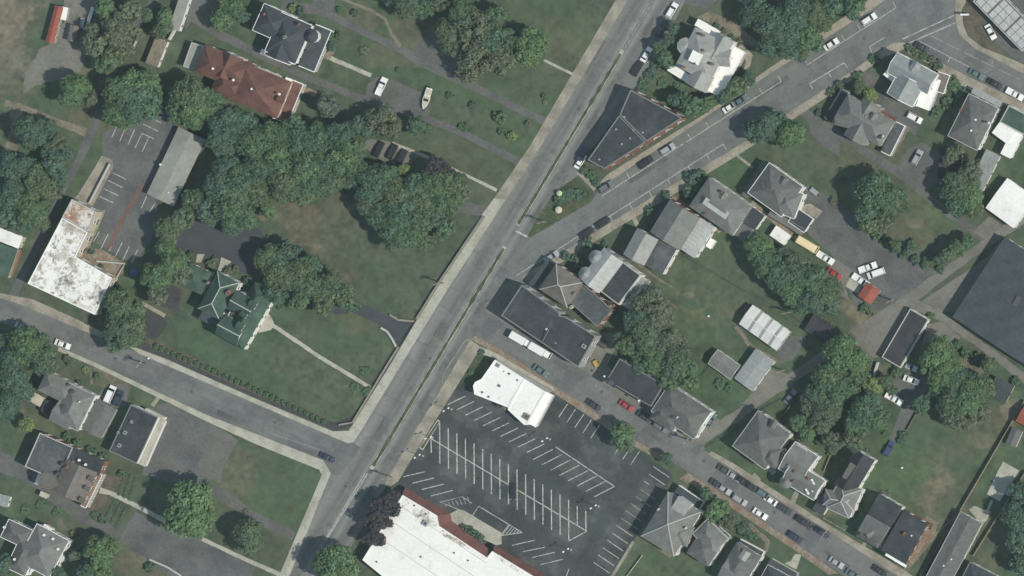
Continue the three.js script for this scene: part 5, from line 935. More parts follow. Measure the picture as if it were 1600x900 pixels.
function shrub(name, label, group, tone, px, py, r, tall) {
  const R = r * S, h = tall || R * 1.5, [x, z] = P(px, py, h / 2), o = new THREE.Group(); o.position.set(x, 0, z); o.rotation.y = treeR() * 6.28;
  top(o, name, label, 'shrub', group);
  const c = mesh(shrubCrowns[Math.floor(treeR() * 3)], LEAF[tone]); c.name = 'foliage'; c.scale.set(R * 1.05, h * 0.58, R * 1.05); c.position.y = h * 0.46; o.add(c);
  const s = mesh(trunkGeo, M.bark); s.name = 'stem'; s.scale.set(R * 0.8 + 0.3, h * 0.5, R * 0.8 + 0.3); o.add(s);
}
function shrubs(name, label, group, list) { for (const [x, y, r, tone = 'mid', h] of list) shrub(name, label.replace('{}', (r >= 9 ? 'wide ' : r >= 6.5 ? 'small ' : 'tiny ') + toneWord[tone]), group, tone, x, y, r, h); }

grove('brush_tree', '{} scrubby tree between the gravel yard and the shaded alley', 'scrubby trees by the gravel yard', [[150, 72, 22, 'olive'], [176, 92, 21], [186, 46, 27, 'olive'], [166, 14, 20, 'mid'], [206, 18, 19, 'olive'], [214, 52, 13, 'olive'], [158, 100, 16], [196, 78, 16, 'olive'], [146, 48, 14, 'olive', 'loose'], [228, 22, 12, 'mid']]);
grove('young_tree', '{} young tree between the alley and the white walled garages', 'trees by the garages', [[258, 26, 15], [250, 50, 13], [262, 44, 10, 'olive']]);
grove('broadleaf_tree', '{} tree beside the tan dirt lane', 'trees along the tan dirt lane', [[116, 140, 26, 'mid'], [140, 150, 16, 'olive', 'loose'], [48, 206, 27, 'cool'], [74, 200, 16, 'cool'], [92, 222, 16, 'olive', 'loose']]);
grove('broadleaf_tree', '{} tree shading the upper end of the left parking lot', 'large trees above the left parking lot', [[198, 140, 34, 'mid'], [214, 160, 36, 'mid'], [188, 178, 28, 'mid'], [234, 130, 22, 'mid'], [300, 150, 32, 'mid'], [308, 172, 30, 'bright'], [278, 172, 22, 'mid'], [330, 164, 24, 'mid']]);
grove('broadleaf_tree', '{} tree beside the upper driveway next to the slate roofed house', 'trees by the upper driveway', [[346, 32, 19, 'bright'], [366, 14, 15, 'mid'], [352, 8, 14], [378, 26, 12, 'cool']]);
grove('grove_tree', '{} tree of the dense grove beside the long low grey building', 'trees of the grove by the long building', [
  [352, 208, 34, 'cool'], [378, 192, 24, 'cool'], [400, 225, 32, 'mid'], [432, 214, 26], [436, 246, 32, 'mid'], [408, 262, 28, 'mid'], [378, 284, 30, 'mid'], [354, 262, 24, 'cool'], [346, 296, 32, 'cool'], [324, 326, 22, 'cool'], [364, 322, 32, 'mid'], [404, 300, 24, 'mid'], [384, 340, 22, 'mid']]);
grove('grove_tree', '{} tree of the dense grove between the church and mansion lawn', 'trees of the grove below the church', [
  [470, 222, 30], [462, 196, 20, 'mid'], [502, 222, 30, 'mid'], [530, 218, 28, 'cool'], [540, 246, 34, 'mid'], [512, 256, 30, 'mid'], [478, 262, 32, 'mid'], [446, 286, 30, 'mid'], [490, 290, 26, 'mid'], [520, 284, 24, 'mid'], [556, 266, 24, 'mid'], [552, 282, 18, 'cool'], [474, 296, 24, 'mid'], [420, 328, 14, 'bright'],
]);
grove('grove_tree', '{} tree of the clump between the mansion lawn and the main street', 'trees of the clump by the main street', [
  [584, 290, 30], [578, 318, 24, 'mid'], [608, 284, 26], [620, 306, 30, 'mid'], [596, 336, 26], [646, 296, 26, 'mid'], [632, 332, 32], [618, 360, 30], [648, 356, 28], [664, 318, 26, 'mid'], [682, 290, 26, 'mid'], [706, 286, 24], [694, 314, 26], [678, 340, 22, 'mid'], [698, 356, 18, 'mid'], [722, 300, 18, 'olive', 'loose'], [664, 380, 14, 'mid'], [590, 270, 17, 'cool'], [630, 266, 11, 'lime'],
]);
grove('copper_beech', 'dark purple tree beside the small gravel pad with three black cars', '', [[680, 264, 22, 'purple']]);
grove('blue_spruce', 'blue grey spruce beside the church porch', '', [[506, 164, 21, 'blue', 'spruce']]);
grove('pale_tree', '{} tree below the asphalt pad with the white boat', 'pale trees below the boat pad', [[600, 188, 26, 'olive', 'loose'], [578, 202, 18, 'cool'], [560, 196, 18, 'cool'], [614, 202, 17, 'olive', 'loose']]);
grove('broadleaf_tree', '{} tree on the lawn strip beside the lower driveway', 'small trees by the lower driveway', [[650, 196, 16, 'mid'], [668, 202, 9, 'mid']]);
grove('grove_tree', '{} tree of the clump before the dark asphalt drive', 'trees in front of the dark asphalt drive', [
  [422, 404, 24], [448, 396, 22, 'cool'], [438, 428, 28], [462, 430, 30, 'mid'], [432, 456, 20, 'mid'], [486, 446, 28], [470, 466, 20, 'mid'], [512, 446, 26, 'mid'], [508, 470, 22], [534, 462, 22], [548, 476, 14, 'mid'], [486, 414, 18, 'mid']]);
grove('grove_tree', '{} tree between the left parking lot and the dark asphalt drive', 'trees between lot and dark asphalt drive', [
  [306, 312, 20, 'mid'], [286, 342, 22, 'mid'], [264, 358, 24, 'mid'], [262, 388, 20], [268, 412, 24, 'mid'], [248, 432, 26, 'mid'], [282, 430, 18, 'olive'], [246, 460, 18, 'olive'], [366, 352, 18, 'cool'], [328, 338, 16, 'cool'],
]);
grove('street_tree', '{} tree between the stained white roof and the side street', 'trees beside the stained white roof', [[188, 478, 28, 'mid'], [196, 512, 32, 'mid'], [180, 530, 20, 'mid'], [212, 490, 20, 'mid']]);
grove('street_tree', '{} tree overhanging the side street opposite the stained white roof', 'trees over the side street', [[44, 540, 32, 'mid'], [66, 560, 26], [22, 560, 26, 'cool'], [20, 596, 28, 'cool'], [8, 636, 26, 'cool'], [36, 610, 18, 'mid'], [6, 536, 16, 'cool']]);
grove('lime_tree', 'small yellow green tree behind the grey shingled house with carport', '', [[42, 662, 13, 'lime']]);
grove('broadleaf_tree', 'huge round tree between the two lower left parking areas', '', [[298, 794, 46, 'bright']]);
grove('broadleaf_tree', 'smaller tree between the huge round tree and the main street sidewalk', '', [[390, 838, 27, 'mid']]);
grove('broadleaf_tree', '{} tree beside a blue spruce and the house with white gutters', 'trees by the house with white gutters', [[160, 858, 26, 'bright'], [158, 886, 22, 'bright'], [138, 898, 20, 'cool'], [4, 884, 18, 'cool'], [90, 896, 12, 'cool']]);
grove('blue_spruce', 'pale blue spruce touching the house with white gutters', '', [[114, 868, 14, 'blue', 'spruce']]);
grove('brush_tree', '{} tree in the overgrown plot beside the narrow alley', 'trees of the overgrown plot', [[24, 262, 28, 'cool'], [58, 286, 28, 'mid'], [18, 306, 28, 'cool'], [48, 326, 28, 'mid'], [86, 258, 22, 'cool'], [76, 238, 16, 'cool'], [12, 342, 22, 'cool'], [104, 240, 13, 'cool'], [80, 300, 18, 'olive', 'loose'], [34, 350, 16], [62, 346, 16, 'olive', 'loose'], [96, 278, 14, 'cool']]);
grove('grove_tree', '{} tree beside the asphalt turning pad on the upper lawn', 'trees beside the turning pad', [[742, 46, 34, 'olive', 'loose'], [704, 56, 26, 'mid'], [776, 60, 30, 'mid'], [750, 92, 32, 'olive', 'loose'], [786, 92, 26, 'olive', 'loose'], [724, 28, 26, 'mid'], [732, 112, 20, 'olive', 'loose'], [770, 30, 22, 'mid']]);
grove('broadleaf_tree', 'bright round tree at the end of a short light path from the main street', '', [[828, 74, 29, 'bright']]);
grove('grove_tree', '{} tree at the top of the lawn above the curved footpath', 'trees above the curved footpath', [[640, 2, 26, 'mid'], [664, 12, 18, 'mid'], [610, -6, 16, 'cool'], [690, 4, 16, 'olive', 'loose']]);
grove('grove_tree', '{} tree of the wood beside the diagonal road', 'trees of the wood by the diagonal road', [[1182, 22, 26, 'cool'], [1208, 40, 34, 'cool'], [1240, 22, 32, 'cool'], [1232, 62, 28, 'cool'], [1264, 60, 23, 'bright'], [1204, 72, 22, 'cool'], [1270, 18, 24, 'mid'], [1300, 10, 22, 'mid'], [1334, 12, 20, 'mid'], [1286, 36, 16, 'mid'], [1252, 82, 14, 'mid'], [1176, 0, 20, 'cool']]);
grove('broadleaf_tree', '{} tree between the square hip roofed house and the wedge shaped building', 'trees above the wedge shaped building', [[1084, 166, 21, 'mid'], [1062, 156, 16, 'cool'], [1106, 162, 14], [1152, 136, 18, 'mid'], [1132, 152, 14, 'cool'], [1040, 92, 15, 'mid'], [1052, 44, 11, 'cool'], [1044, 62, 11, 'cool'], [1030, 74, 11, 'mid'], [1170, 124, 12, 'cool']]);
grove('broadleaf_tree', '{} tree at the entrance of the driveway beside the cross gabled house', 'trees at the driveway entrance', [[1234, 210, 24, 'bright'], [1196, 200, 24, 'cool'], [1178, 208, 18, 'cool'], [1214, 190, 18, 'cool']]);
grove('lime_tree', 'small pale green tree touching the cross gabled house', '', [[1360, 150, 14, 'lime']]);
grove('broadleaf_tree', 'small dark tree between the white house and the cross gabled house', '', [[1344, 136, 11, 'mid']]);
grove('broadleaf_tree', '{} tree between the gravel lot and the back driveway', 'large trees above the gravel lot', [[1372, 304, 36, 'mid'], [1398, 318, 24, 'mid'], [1352, 330, 22], [1360, 350, 18], [1382, 346, 18, 'olive', 'loose'], [1344, 300, 18, 'cool'], [1400, 384, 10, 'mid'], [1420, 392, 9, 'cool']]);
grove('broadleaf_tree', '{} tree overhanging the dark carport and the pale metal garage', 'trees over the carport', [[1496, 292, 26, 'mid'], [1516, 304, 24, 'bright'], [1518, 268, 20, 'olive', 'loose'], [1494, 318, 20, 'mid'], [1524, 326, 16, 'mid'], [1480, 298, 16, 'cool'], [1486, 244, 14, 'olive', 'loose'], [1500, 190 + 40, 10, 'olive', 'loose']]);
grove('hedge_tree', '{} tree of the hedge line where the alley bends', 'hedge trees at the alley bend', [[1480, 398, 14, 'mid'], [1496, 388, 15, 'mid'], [1512, 378, 12, 'mid'], [1468, 406, 10, 'cool']]);
grove('broadleaf_tree', '{} tree of the row above the red roofed shed', 'trees above the red roofed shed', [[1186, 388, 24, 'bright'], [1200, 408, 26, 'mid'], [1218, 430, 28, 'mid'], [1244, 420, 28, 'mid'], [1236, 452, 26, 'mid'], [1268, 436, 28, 'mid'], [1270, 466, 26, 'cool'], [1292, 456, 24, 'mid'], [1252, 474, 20, 'cool'], [1300, 478, 16, 'cool'], [1226, 400, 16, 'mid']]);
grove('grove_tree', '{} tree behind the dark row building', 'trees behind the dark row building', [[1016, 470, 26, 'olive', 'loose'], [996, 500, 24, 'cool'], [1030, 496, 26, 'olive'], [984, 540, 20, 'mid'], [1012, 528, 28, 'mid'], [1042, 536, 26, 'olive'], [1026, 560, 26, 'mid'], [1056, 566, 28, 'mid'], [1076, 586, 22, 'mid'], [1044, 596, 18, 'mid'], [966, 530, 12, 'cool'], [1000, 568, 16, 'mid'], [1066, 536, 12, 'olive', 'loose']]);
grove('street_tree', 'round tree between the marked parking lot and the cross street', '', [[974, 680, 23, 'mid']]);
grove('broadleaf_tree', '{} tree casting deep shade over the alley beside the dark garage', 'large trees shading the alley', [[1322, 556, 34, 'bright'], [1296, 588, 28, 'mid'], [1282, 616, 24, 'mid'], [1316, 606, 26, 'mid'], [1292, 640, 24, 'mid'], [1264, 634, 18, 'olive', 'loose'], [1346, 588, 16, 'mid']]);
grove('broadleaf_tree', '{} tree beside the asphalt pad with three pale cars', 'trees beside the asphalt pad', [[1352, 640, 28, 'mid'], [1372, 656, 20, 'mid'], [1340, 664, 22, 'mid'], [1364, 604, 16, 'lime'], [1384, 596, 12, 'mid'], [1332, 690, 18, 'olive', 'loose'], [1246, 660, 14, 'mid'], [1262, 676, 14, 'bright'], [1302, 688, 16, 'olive', 'loose'], [1284, 664, 18, 'olive', 'loose']]);
grove('broadleaf_tree', '{} tree of the clump between asphalt pad and lane garage', 'trees of the clump by the lane garage', [[1466, 556, 28, 'bright'], [1478, 584, 28, 'bright'], [1500, 596, 26, 'mid'], [1512, 622, 32, 'mid'], [1488, 628, 28, 'mid'], [1536, 606, 22, 'mid'], [1470, 610, 18, 'mid'], [1440, 632, 17, 'mid'], [1528, 644, 22, 'olive', 'loose'], [1494, 656, 20, 'olive', 'loose'], [1546, 570, 14, 'mid']]);
grove('street_tree', '{} tree in front of the twin house on the parked cars street', 'trees in front of the twin house', [[1122, 796, 20, 'bright'], [1104, 772, 12, 'mid'], [1140, 816, 16, 'olive', 'loose'], [1162, 826, 12, 'mid'], [1042, 716, 10, 'mid'], [1176, 838, 9, 'mid']]);
grove('broadleaf_tree', '{} tree beyond the two long wooden fences', 'dark trees beyond the fences', [[1592, 806, 26, 'cool'], [1598, 770, 20, 'cool'], [1590, 846, 22, 'cool'], [1600, 880, 22, 'cool']]);
grove('copper_beech', '{} tree between the main street and the huge white roofed store', 'purple trees beside the store', [[604, 788, 21, 'purple'], [590, 812, 22, 'purple'], [584, 840, 17, 'purple'], [617, 775, 11, 'purple']]);
grove('street_tree', 'bright round tree beside the main street at the corner of the store', '', [[526, 884, 36, 'bright']]);

const hedge = []; for (let i = 0; i < 30; i++) { const k = i / 29; hedge.push([244 + 262 * k, 541 + 118 * k - 2 * Math.sin(k * 3), 4 + 0.8 * treeR(), 'mid']); }
shrubs('hedge_shrub', 'small round shrub in the long hedge row along the side street', 'hedge row of the mansion', hedge);
shrubs('lawn_shrub', '{} shrub on the lawn between the two long driveways', 'shrubs on the upper lawns', [[703, 149, 6, 'cool', 1.6], [738, 164, 6, 'cool', 1.6], [782, 184, 11, 'mid', 3], [784, 206, 6, 'mid'], [722, 198, 6, 'bright'], [728, 200, 7, 'mid'], [569, 80, 8, 'olive', 1.2], [622, 109, 4, 'mid'], [530, 56, 7, 'mid'], [516, 58, 8, 'mid'], [519, 72, 8, 'cool'], [506, 52, 7, 'mid'], [554, 20, 6, 'cool'], [530, 14, 5, 'cool'], [458, 12, 7, 'lime', 2], [470, 16, 7, 'cool', 3], [491, 38, 5, 'cool', 2]]);
shrubs('lawn_shrub', 'yellow green shrub near the main street sidewalk', '', [[800, 213, 8, 'lime', 2]]);
shrubs('lawn_shrub', '{} shrub in the round bed beside the main street', 'low shrubs of the round bed', [[851, 150, 5, 'mid'], [852, 160, 4, 'lime'], [825, 193, 5, 'olive']]);
shrubs('island_shrub', '{} shrub on the grass island of the slip road', 'shrubs on the grass island', [[886, 306, 13, 'cool', 2], [902, 304, 11, 'cool', 2], [874, 313, 8, 'mid'], [932, 284, 8, 'cool', 2], [924, 274, 8, 'mid', 2], [912, 266, 7, 'mid', 2]]);
shrubs('garden_shrub', '{} shrub along the row of houses beside the diagonal road', 'shrubs in the front gardens', [[906, 412, 9, 'blue', 2], [898, 404, 7, 'cool'], [946, 382, 6, 'mid'], [918, 384, 12, 'cool', 3], [884, 400, 8, 'cool', 2], [1086, 280, 14, 'cool', 4], [1096, 274, 9, 'cool', 3], [1078, 300, 12, 'cool', 4], [1040, 306, 8, 'cool', 2], [1018, 330, 9, 'cool', 3], [1280, 176, 6, 'mid'], [1300, 144, 8, 'mid', 2], [1312, 132, 7, 'cool', 2], [1366, 92, 8, 'mid', 2], [1340, 118, 8, 'mid', 2], [1432, 82, 7, 'olive'], [1444, 88, 7, 'mid'], [1456, 94, 7, 'olive'], [1466, 102, 8, 'cool'], [1420, 74, 6, 'olive'], [1490, 132, 12, 'mid', 2], [1500, 145, 10, 'cool', 2], [1480, 160, 10, 'mid', 2], [1462, 176, 8, 'mid', 2]]);
shrubs('lot_shrub', '{} shrub along the edge of the gravel lot', 'shrubs at the gravel lot edge', [[1370, 366, 9, 'mid'], [1386, 376, 9, 'mid'], [1398, 386, 8, 'cool'], [1412, 396, 8, 'mid'], [1430, 406, 8, 'cool'], [1446, 414, 7, 'mid'], [1348, 350, 8, 'mid'], [1452, 402, 9, 'mid'], [1424, 382, 8, 'mid'], [1302, 314, 6, 'olive'], [1470, 420, 7, 'mid']]);
shrubs('garden_shrub', '{} shrub in the back gardens between the houses and the alley', 'shrubs in the back gardens', [[1340, 700, 9, 'mid'], [1314, 686, 10, 'olive'], [1300, 704, 8, 'mid'], [1282, 690, 8, 'cool'], [1250, 684, 7, 'mid'], [1380, 668, 9, 'mid'], [1412, 680, 7, 'mid'], [1408, 688, 6, 'cool'], [1352, 706, 6, 'cool', 1], [1394, 610, 8, 'mid'], [1400, 582, 9, 'mid'], [1408, 570, 7, 'mid'], [1394, 552, 6, 'olive'], [1230, 706, 8, 'mid', 2], [1226, 716, 7, 'cool', 2], [1290, 780, 7, 'mid'], [1384, 776, 9, 'olive', 1], [1380, 772, 6, 'olive', 1], [1454, 494, 6, 'bright'], [1496, 538, 7, 'mid'], [1530, 560, 10, 'mid'], [1510, 552, 9, 'mid'], [1126, 600, 9, 'mid', 1.6], [1138, 606, 7, 'mid'], [1588, 596, 8, 'mid'], [1366, 470, 6, 'olive'], [1350, 482, 7, 'mid'], [1360, 488, 6, 'olive']]);
shrubs('shop_shrub', '{} shrub on the lawn corner of the white roofed shop', 'shrubs by the white roofed shop', [[752, 550, 5, 'cool', 1], [736, 582, 5, 'mid', 1], [730, 600, 5, 'cool', 1]]);
shrubs('store_shrub', 'dark shrub in the planting bed of the store forecourt', 'shrubs of the store forecourt', [[728, 826, 7, 'cool'], [738, 832, 8, 'cool'], [748, 840, 8, 'cool'], [722, 824, 5, 'mid'], [754, 850, 5, 'olive']]);
shrubs('terrace_shrub', '{} shrub on the brick terrace of the stained roof building', 'shrubs on the brick terrace', [[143, 393, 5, 'cool'], [132, 388, 4, 'mid'], [158, 416, 4, 'cool']]);
shrubs('mansion_shrub', '{} shrub beside the walls of the green roofed mansion', 'shrubs round the mansion', [[330, 412, 8, 'olive'], [336, 406, 6, 'olive'], [356, 424, 7, 'olive'], [368, 420, 6, 'olive'], [388, 440, 8, 'cool', 3], [346, 520, 5, 'cool'], [298, 398, 6, 'mid'], [290, 406, 6, 'olive'], [380, 538, 5, 'cool'], [570, 580, 8, 'mid', 1], [555, 606, 8, 'mid', 1], [574, 612, 8, 'mid', 1], [440, 478, 7, 'mid'], [446, 472, 7, 'lime', 1]]);
shrubs('garden_shrub', '{} shrub around the lower left houses and lanes', 'shrubs of the lower left gardens', [[110, 566, 7, 'mid'], [104, 560, 6, 'olive'], [134, 578, 6, 'lime', 1], [152, 588, 6, 'mid'], [124, 600, 6, 'cool', 2], [140, 702, 6, 'cool'], [146, 706, 6, 'cool'], [120, 692, 7, 'mid'], [104, 682, 7, 'mid'], [160, 716, 8, 'mid'], [114, 834, 5, 'lime'], [234, 886, 8, 'cool'], [190, 740, 6, 'mid'], [150, 806, 8, 'cool', 1], [160, 812, 7, 'mid'], [90, 800, 8, 'mid', 1], [64, 788, 8, 'mid', 1], [40, 796, 8, 'mid', 1], [386, 800, 6, 'olive', 1]]);
shrubs('dooryard_shrub', '{} shrub around the square hip roofed house with the roof deck', 'shrubs round the square hip roofed house', [[1132, 50, 6, 'olive', 1.4], [1144, 60, 6, 'cool', 1.4], [1156, 66, 6, 'olive', 1.4], [1120, 40, 5, 'cool', 1.4], [1148, 126, 11, 'mid', 2.6], [1160, 118, 9, 'cool', 2.6], [1018, 116, 10, 'cool', 2], [1008, 130, 10, 'mid', 1.6], [1000, 144, 9, 'cool', 1.6], [1024, 100, 8, 'cool', 1.6], [1036, 130, 9, 'mid', 1.2], [1060, 140, 10, 'mid', 1.2], [1120, 156, 8, 'cool', 2]]);
{ // vegetable rows
  let k = 0; const list = []; for (const [a, b] of [[[196, 740], [186, 772]], [[204, 744], [194, 776]], [[212, 748], [202, 780]], [[178, 786], [164, 812]], [[188, 790], [174, 816]], [[196, 796], [182, 822]]]) for (let i = 0; i < 6; i++) { const t = i / 5; list.push([a[0] + (b[0] - a[0]) * t, a[1] + (b[1] - a[1]) * t, 2.8, ['mid', 'olive', 'mid'][(k++) % 3], 0.6]); }
  shrubs('garden_plant', 'low plant in the kitchen garden rows in front of the brick house', 'kitchen garden rows', list);
}

// ---------------------------------------------------------------- vehicles
const hexGeo = (x0, x1, w0, y0, X0, X1, w1, y1) => prism([[x0, y0, w0], [x1, y0, w0], [x1, y0, -w0], [x0, y0, -w0]], [[X0, y1, w1], [X1, y1, w1], [X1, y1, -w1], [X0, y1, -w1]]);
const profile = (pts, half) => { const s = new THREE.Shape(pts.map(p => new THREE.Vector2(p[0], p[1]))); const g = new THREE.ExtrudeGeometry(s, { depth: half * 2 - 0.16, bevelEnabled: true, bevelThickness: 0.08, bevelSize: 0.07, bevelSegments: 2 }); g.translate(0, 0, -half + 0.08); return g; };
const wheelGeo = new THREE.CylinderGeometry(0.33, 0.33, 0.22, 14).rotateX(Math.PI / 2), rimGeo = new THREE.CylinderGeometry(0.2, 0.2, 0.24, 10).rotateX(Math.PI / 2), lampGeo = new THREE.BoxGeometry(0.08, 0.16, 0.34);
const KIND = {
  sedan: { L: 4.7, w: 0.88, body: profile([[-2.28, 0.3], [2.26, 0.3], [2.3, 0.62], [1.1, 0.86], [-1.6, 0.92], [-2.3, 0.86]], 0.9), glass: hexGeo(-1.75, 1.12, 0.82, 0.9, -1.15, 0.35, 0.64, 1.4), roof: hexGeo(-1.14, 0.34, 0.65, 1.395, -1.0, 0.2, 0.58, 1.46), axle: 1.4 },
  suv: { L: 4.8, w: 0.93, body: profile([[-2.3, 0.36], [2.3, 0.36], [2.34, 0.8], [1.2, 1.02], [-2.2, 1.05], [-2.34, 0.9]], 0.94), glass: hexGeo(-2.2, 1.22, 0.86, 1.04, -1.95, 0.55, 0.7, 1.62), roof: hexGeo(-1.96, 0.55, 0.72, 1.615, -1.85, 0.4, 0.66, 1.7), axle: 1.42 },
  pickup: { L: 5.5, w: 0.96, body: profile([[-2.7, 0.42], [2.68, 0.42], [2.72, 0.85], [1.4, 1.08], [-0.5, 1.08], [-0.55, 0.82], [-2.6, 0.82], [-2.64, 1.05], [-2.72, 1.05]], 0.97), glass: hexGeo(-0.5, 1.42, 0.88, 1.07, -0.3, 0.75, 0.72, 1.68), roof: hexGeo(-0.31, 0.75, 0.74, 1.675, -0.24, 0.62, 0.68, 1.76), axle: 1.75, bed: true },
  van: { L: 5.3, w: 0.98, body: profile([[-2.55, 0.36], [2.55, 0.36], [2.6, 0.9], [1.85, 1.12], [-2.5, 1.12], [-2.6, 0.9]], 0.99), glass: hexGeo(-2.5, 1.86, 0.93, 1.11, -2.42, 1.1, 0.84, 1.85), roof: hexGeo(-2.44, 1.12, 0.86, 1.845, -2.3, 0.95, 0.8, 2.0), axle: 1.6 },
};
const bedGeo = hexGeo(-2.55, -0.62, 0.84, 0.84, -2.55, -0.62, 0.84, 0.86), bedSide = mergeGeometries([boxGeo(-2.6, -0.6, 0.8, 1.08, 0.84, 0.95), boxGeo(-2.6, -0.6, 0.8, 1.08, -0.95, -0.84)]);
const truckBox = boxGeo(-3.5, 1.3, 0.85, 3.1, -1.12, 1.12), truckCab = hexGeo(1.4, 3.3, 1.02, 0.45, 1.4, 2.95, 0.92, 2.2), truckGlass = hexGeo(2.3, 3.24, 0.9, 1.3, 2.3, 3.0, 0.86, 2.05), truckBed = boxGeo(-3.4, 1.5, 0.55, 0.84, -0.5, 0.5);
const paintMats = {};
const PAINT = { white: [0.78, 0.78, 0.77], silver: [0.40, 0.41, 0.42], grey: [0.16, 0.17, 0.18], black: [0.018, 0.019, 0.022], navy: [0.025, 0.035, 0.065], blue: [0.035, 0.06, 0.14], teal: [0.10, 0.15, 0.155], red: [0.34, 0.045, 0.045], dark: [0.035, 0.04, 0.045], tan: [0.34, 0.30, 0.22], green: [0.05, 0.075, 0.06] };
function carPaint(c) { return paintMats[c] ||= new THREE.MeshPhysicalMaterial({ color: new THREE.Color().setRGB(...PAINT[c]), roughness: 0.42, metalness: c === 'silver' || c === 'grey' ? 0.35 : 0.05, clearcoat: 0.7, clearcoatRoughness: 0.12, side: THREE.DoubleSide }); }
function wheels(o, axle, w, s = 1) { for (const sx of [-1, 1]) for (const sz of [-1, 1]) { const t = sub(o, 'wheel', wheelGeo, M.tyre, [sx * axle, 0.33 * s, sz * (w - 0.1)]); t.scale.setScalar(s); sub(t, 'rim', rimGeo, M.rim); } }
function car(px, py, deg, kind, color, label, group, y = 0.04) {
  const [x, z] = P(px, py, 0.8), o = new THREE.Group(); o.position.set(x, y, z); o.rotation.y = -deg * Math.PI / 180; o.scale.setScalar(1.06);
  const names = { sedan: 'parked_car', suv: 'parked_car', pickup: 'pickup_truck', van: 'van', truck: 'box_truck' };
  top(o, names[kind], label, kind === 'pickup' ? 'pickup truck' : kind === 'van' ? 'van' : kind === 'truck' ? 'truck' : 'car', group);
  const m = carPaint(color);
  if (kind === 'truck') {
    sub(o, 'cargo_box', truckBox, m); sub(o, 'cab', truckCab, m); sub(o, 'windscreen', truckGlass, M.glass, [0.03, 0.02, 0]); sub(o, 'chassis', truckBed, M.steelDark); wheels(o, 2.3, 1.05, 1.25);
    for (const s of [-1, 1]) sub(o, 'headlight', lampGeo, M.headlight, [3.29, 0.75, s * 0.75]);
    return o;
  }
  const k = KIND[kind];
  sub(o, 'body', k.body, m); sub(o, 'windows', k.glass, M.glass); sub(o, 'roof', k.roof, m); wheels(o, k.axle, k.w);
  if (k.bed) { sub(o, 'truck_bed', bedGeo, M.steelDark); sub(o, 'bed_side', bedSide, m); }
  for (const s of [-1, 1]) { sub(o, 'headlight', lampGeo, M.headlight, [k.L / 2 - 0.06, 0.66, s * (k.w - 0.25)]); sub(o, 'taillight', lampGeo, M.taillight, [-k.L / 2 + 0.05, 0.8, s * (k.w - 0.25)]); }
  return o;
}
const DG = -33, SL = -59, CS = 33;
car(1358, 30, DG, 'suv', 'white', 'white estate car in the marked bay furthest up the diagonal road'); car(1299, 69, DG, 'sedan', 'white', 'white saloon in the marked bay opposite the pale grey gabled house');
car(1141, 167, DG, 'sedan', 'white', 'white saloon parked nose to tail with a blue grey car beside the hip roofed house'); car(1157, 157, DG, 'sedan', 'teal', 'blue grey car parked nose to tail with a white saloon');
car(1043, 233, DG, 'suv', 'silver', 'silver car beside the brick wedge shaped building'); car(1009, 254, DG, 'suv', 'black', 'black car between a silver and a grey car beside the wedge shaped building'); car(947, 292, DG, 'suv', 'grey', 'grey car at the tip of the grass island');
car(942, 348, DG, 'sedan', 'black', 'black car beside the small front lawns of the diagonal road', 'pair of black cars on the diagonal road'); car(917, 364, DG, 'sedan', 'black', 'black car beside the small front lawns of the diagonal road', 'pair of black cars on the diagonal road');
car(862, 401, DG, 'sedan', 'silver', 'silver car in front of the brown hip roofed brick house');
car(1050, 16, SL, 'suv', 'white', 'white car at the upper end of the slip road row'); car(1033, 46, SL, 'suv', 'dark', 'dark car between two white cars on the slip road'); car(1010, 85, SL, 'sedan', 'white', 'white car between two dark cars on the slip road'); car(996, 107, SL, 'suv', 'black', 'black car on the slip road next to the wedge shaped building'); car(910, 242, SL, 'suv', 'navy', 'dark blue car in the shadow of the wedge shaped building');
car(907, 252, SL, 'sedan', 'white', 'white car half in the shadow at the tip of the wedge shaped building');
car(1441, 74, 29, 'sedan', 'dark', 'dark car at the corner beside the pale grey gabled house'); car(1526, 116, 29, 'sedan', 'teal', 'blue grey car on the upper street before a black car'); car(1555, 131, 29, 'sedan', 'black', 'black car between a blue grey car and a white pickup'); car(1586, 147, 29, 'pickup', 'white', 'white pickup at the kerb of the upper street');
car(1548, 50, 62, 'sedan', 'white', 'white saloon beside the building with striped roof'); car(1429, 184, 28, 'suv', 'white', 'white car on the asphalt behind the pale grey gabled house'); car(1433, 246, -62, 'suv', 'silver', 'silver car on the gravel beside the dark carport');
car(1356, 418, -20, 'pickup', 'white', 'white pickup beside a white van on the gravel lot'); car(1369, 427, 160, 'van', 'white', 'white van beside a white pickup on the gravel lot'); car(1290, 403, 32, 'pickup', 'white', 'white pickup parked behind the pale yellow bus'); car(1345, 438, 34, 'pickup', 'white', 'white pickup on the concrete pad of the red roofed shed'); car(1304, 428, 34, 'sedan', 'red', 'red car half under the trees near the red roofed shed');
car(816, 531, 30, 'truck', 'white', 'white box truck parked behind the other beside the black flat roof', 'white box trucks on the cross street'); car(846, 548, 30, 'truck', 'white', 'white box truck parked behind the other beside the black flat roof', 'white box trucks on the cross street');
car(845, 579, 35, 'sedan', 'teal', 'blue grey car opposite the white box trucks'); car(928, 633, 35, 'sedan', 'dark', 'dark car opposite the dark row building'); car(979, 634, 33, 'sedan', 'red', 'red car in front of the dark row building'); car(1007, 651, 33, 'sedan', 'dark', 'dark car behind the red car'); car(1032, 667, 33, 'suv', 'grey', 'grey car in front of the house at the alley mouth');
car(1133, 735, CS, 'sedan', 'green', 'dark green car first of the row in front of the broad dark hip roofed house'); car(1147, 744, CS, 'sedan', 'silver', 'silver car touching a dark green car in the kerb row');
car(1160, 751, CS, 'sedan', 'black', 'black car parked in the kerb row before the broad dark hip roofed house', 'black cars before the broad dark house'); car(1173, 760, CS, 'sedan', 'black', 'black car parked in the kerb row before the broad dark hip roofed house', 'black cars before the broad dark house');
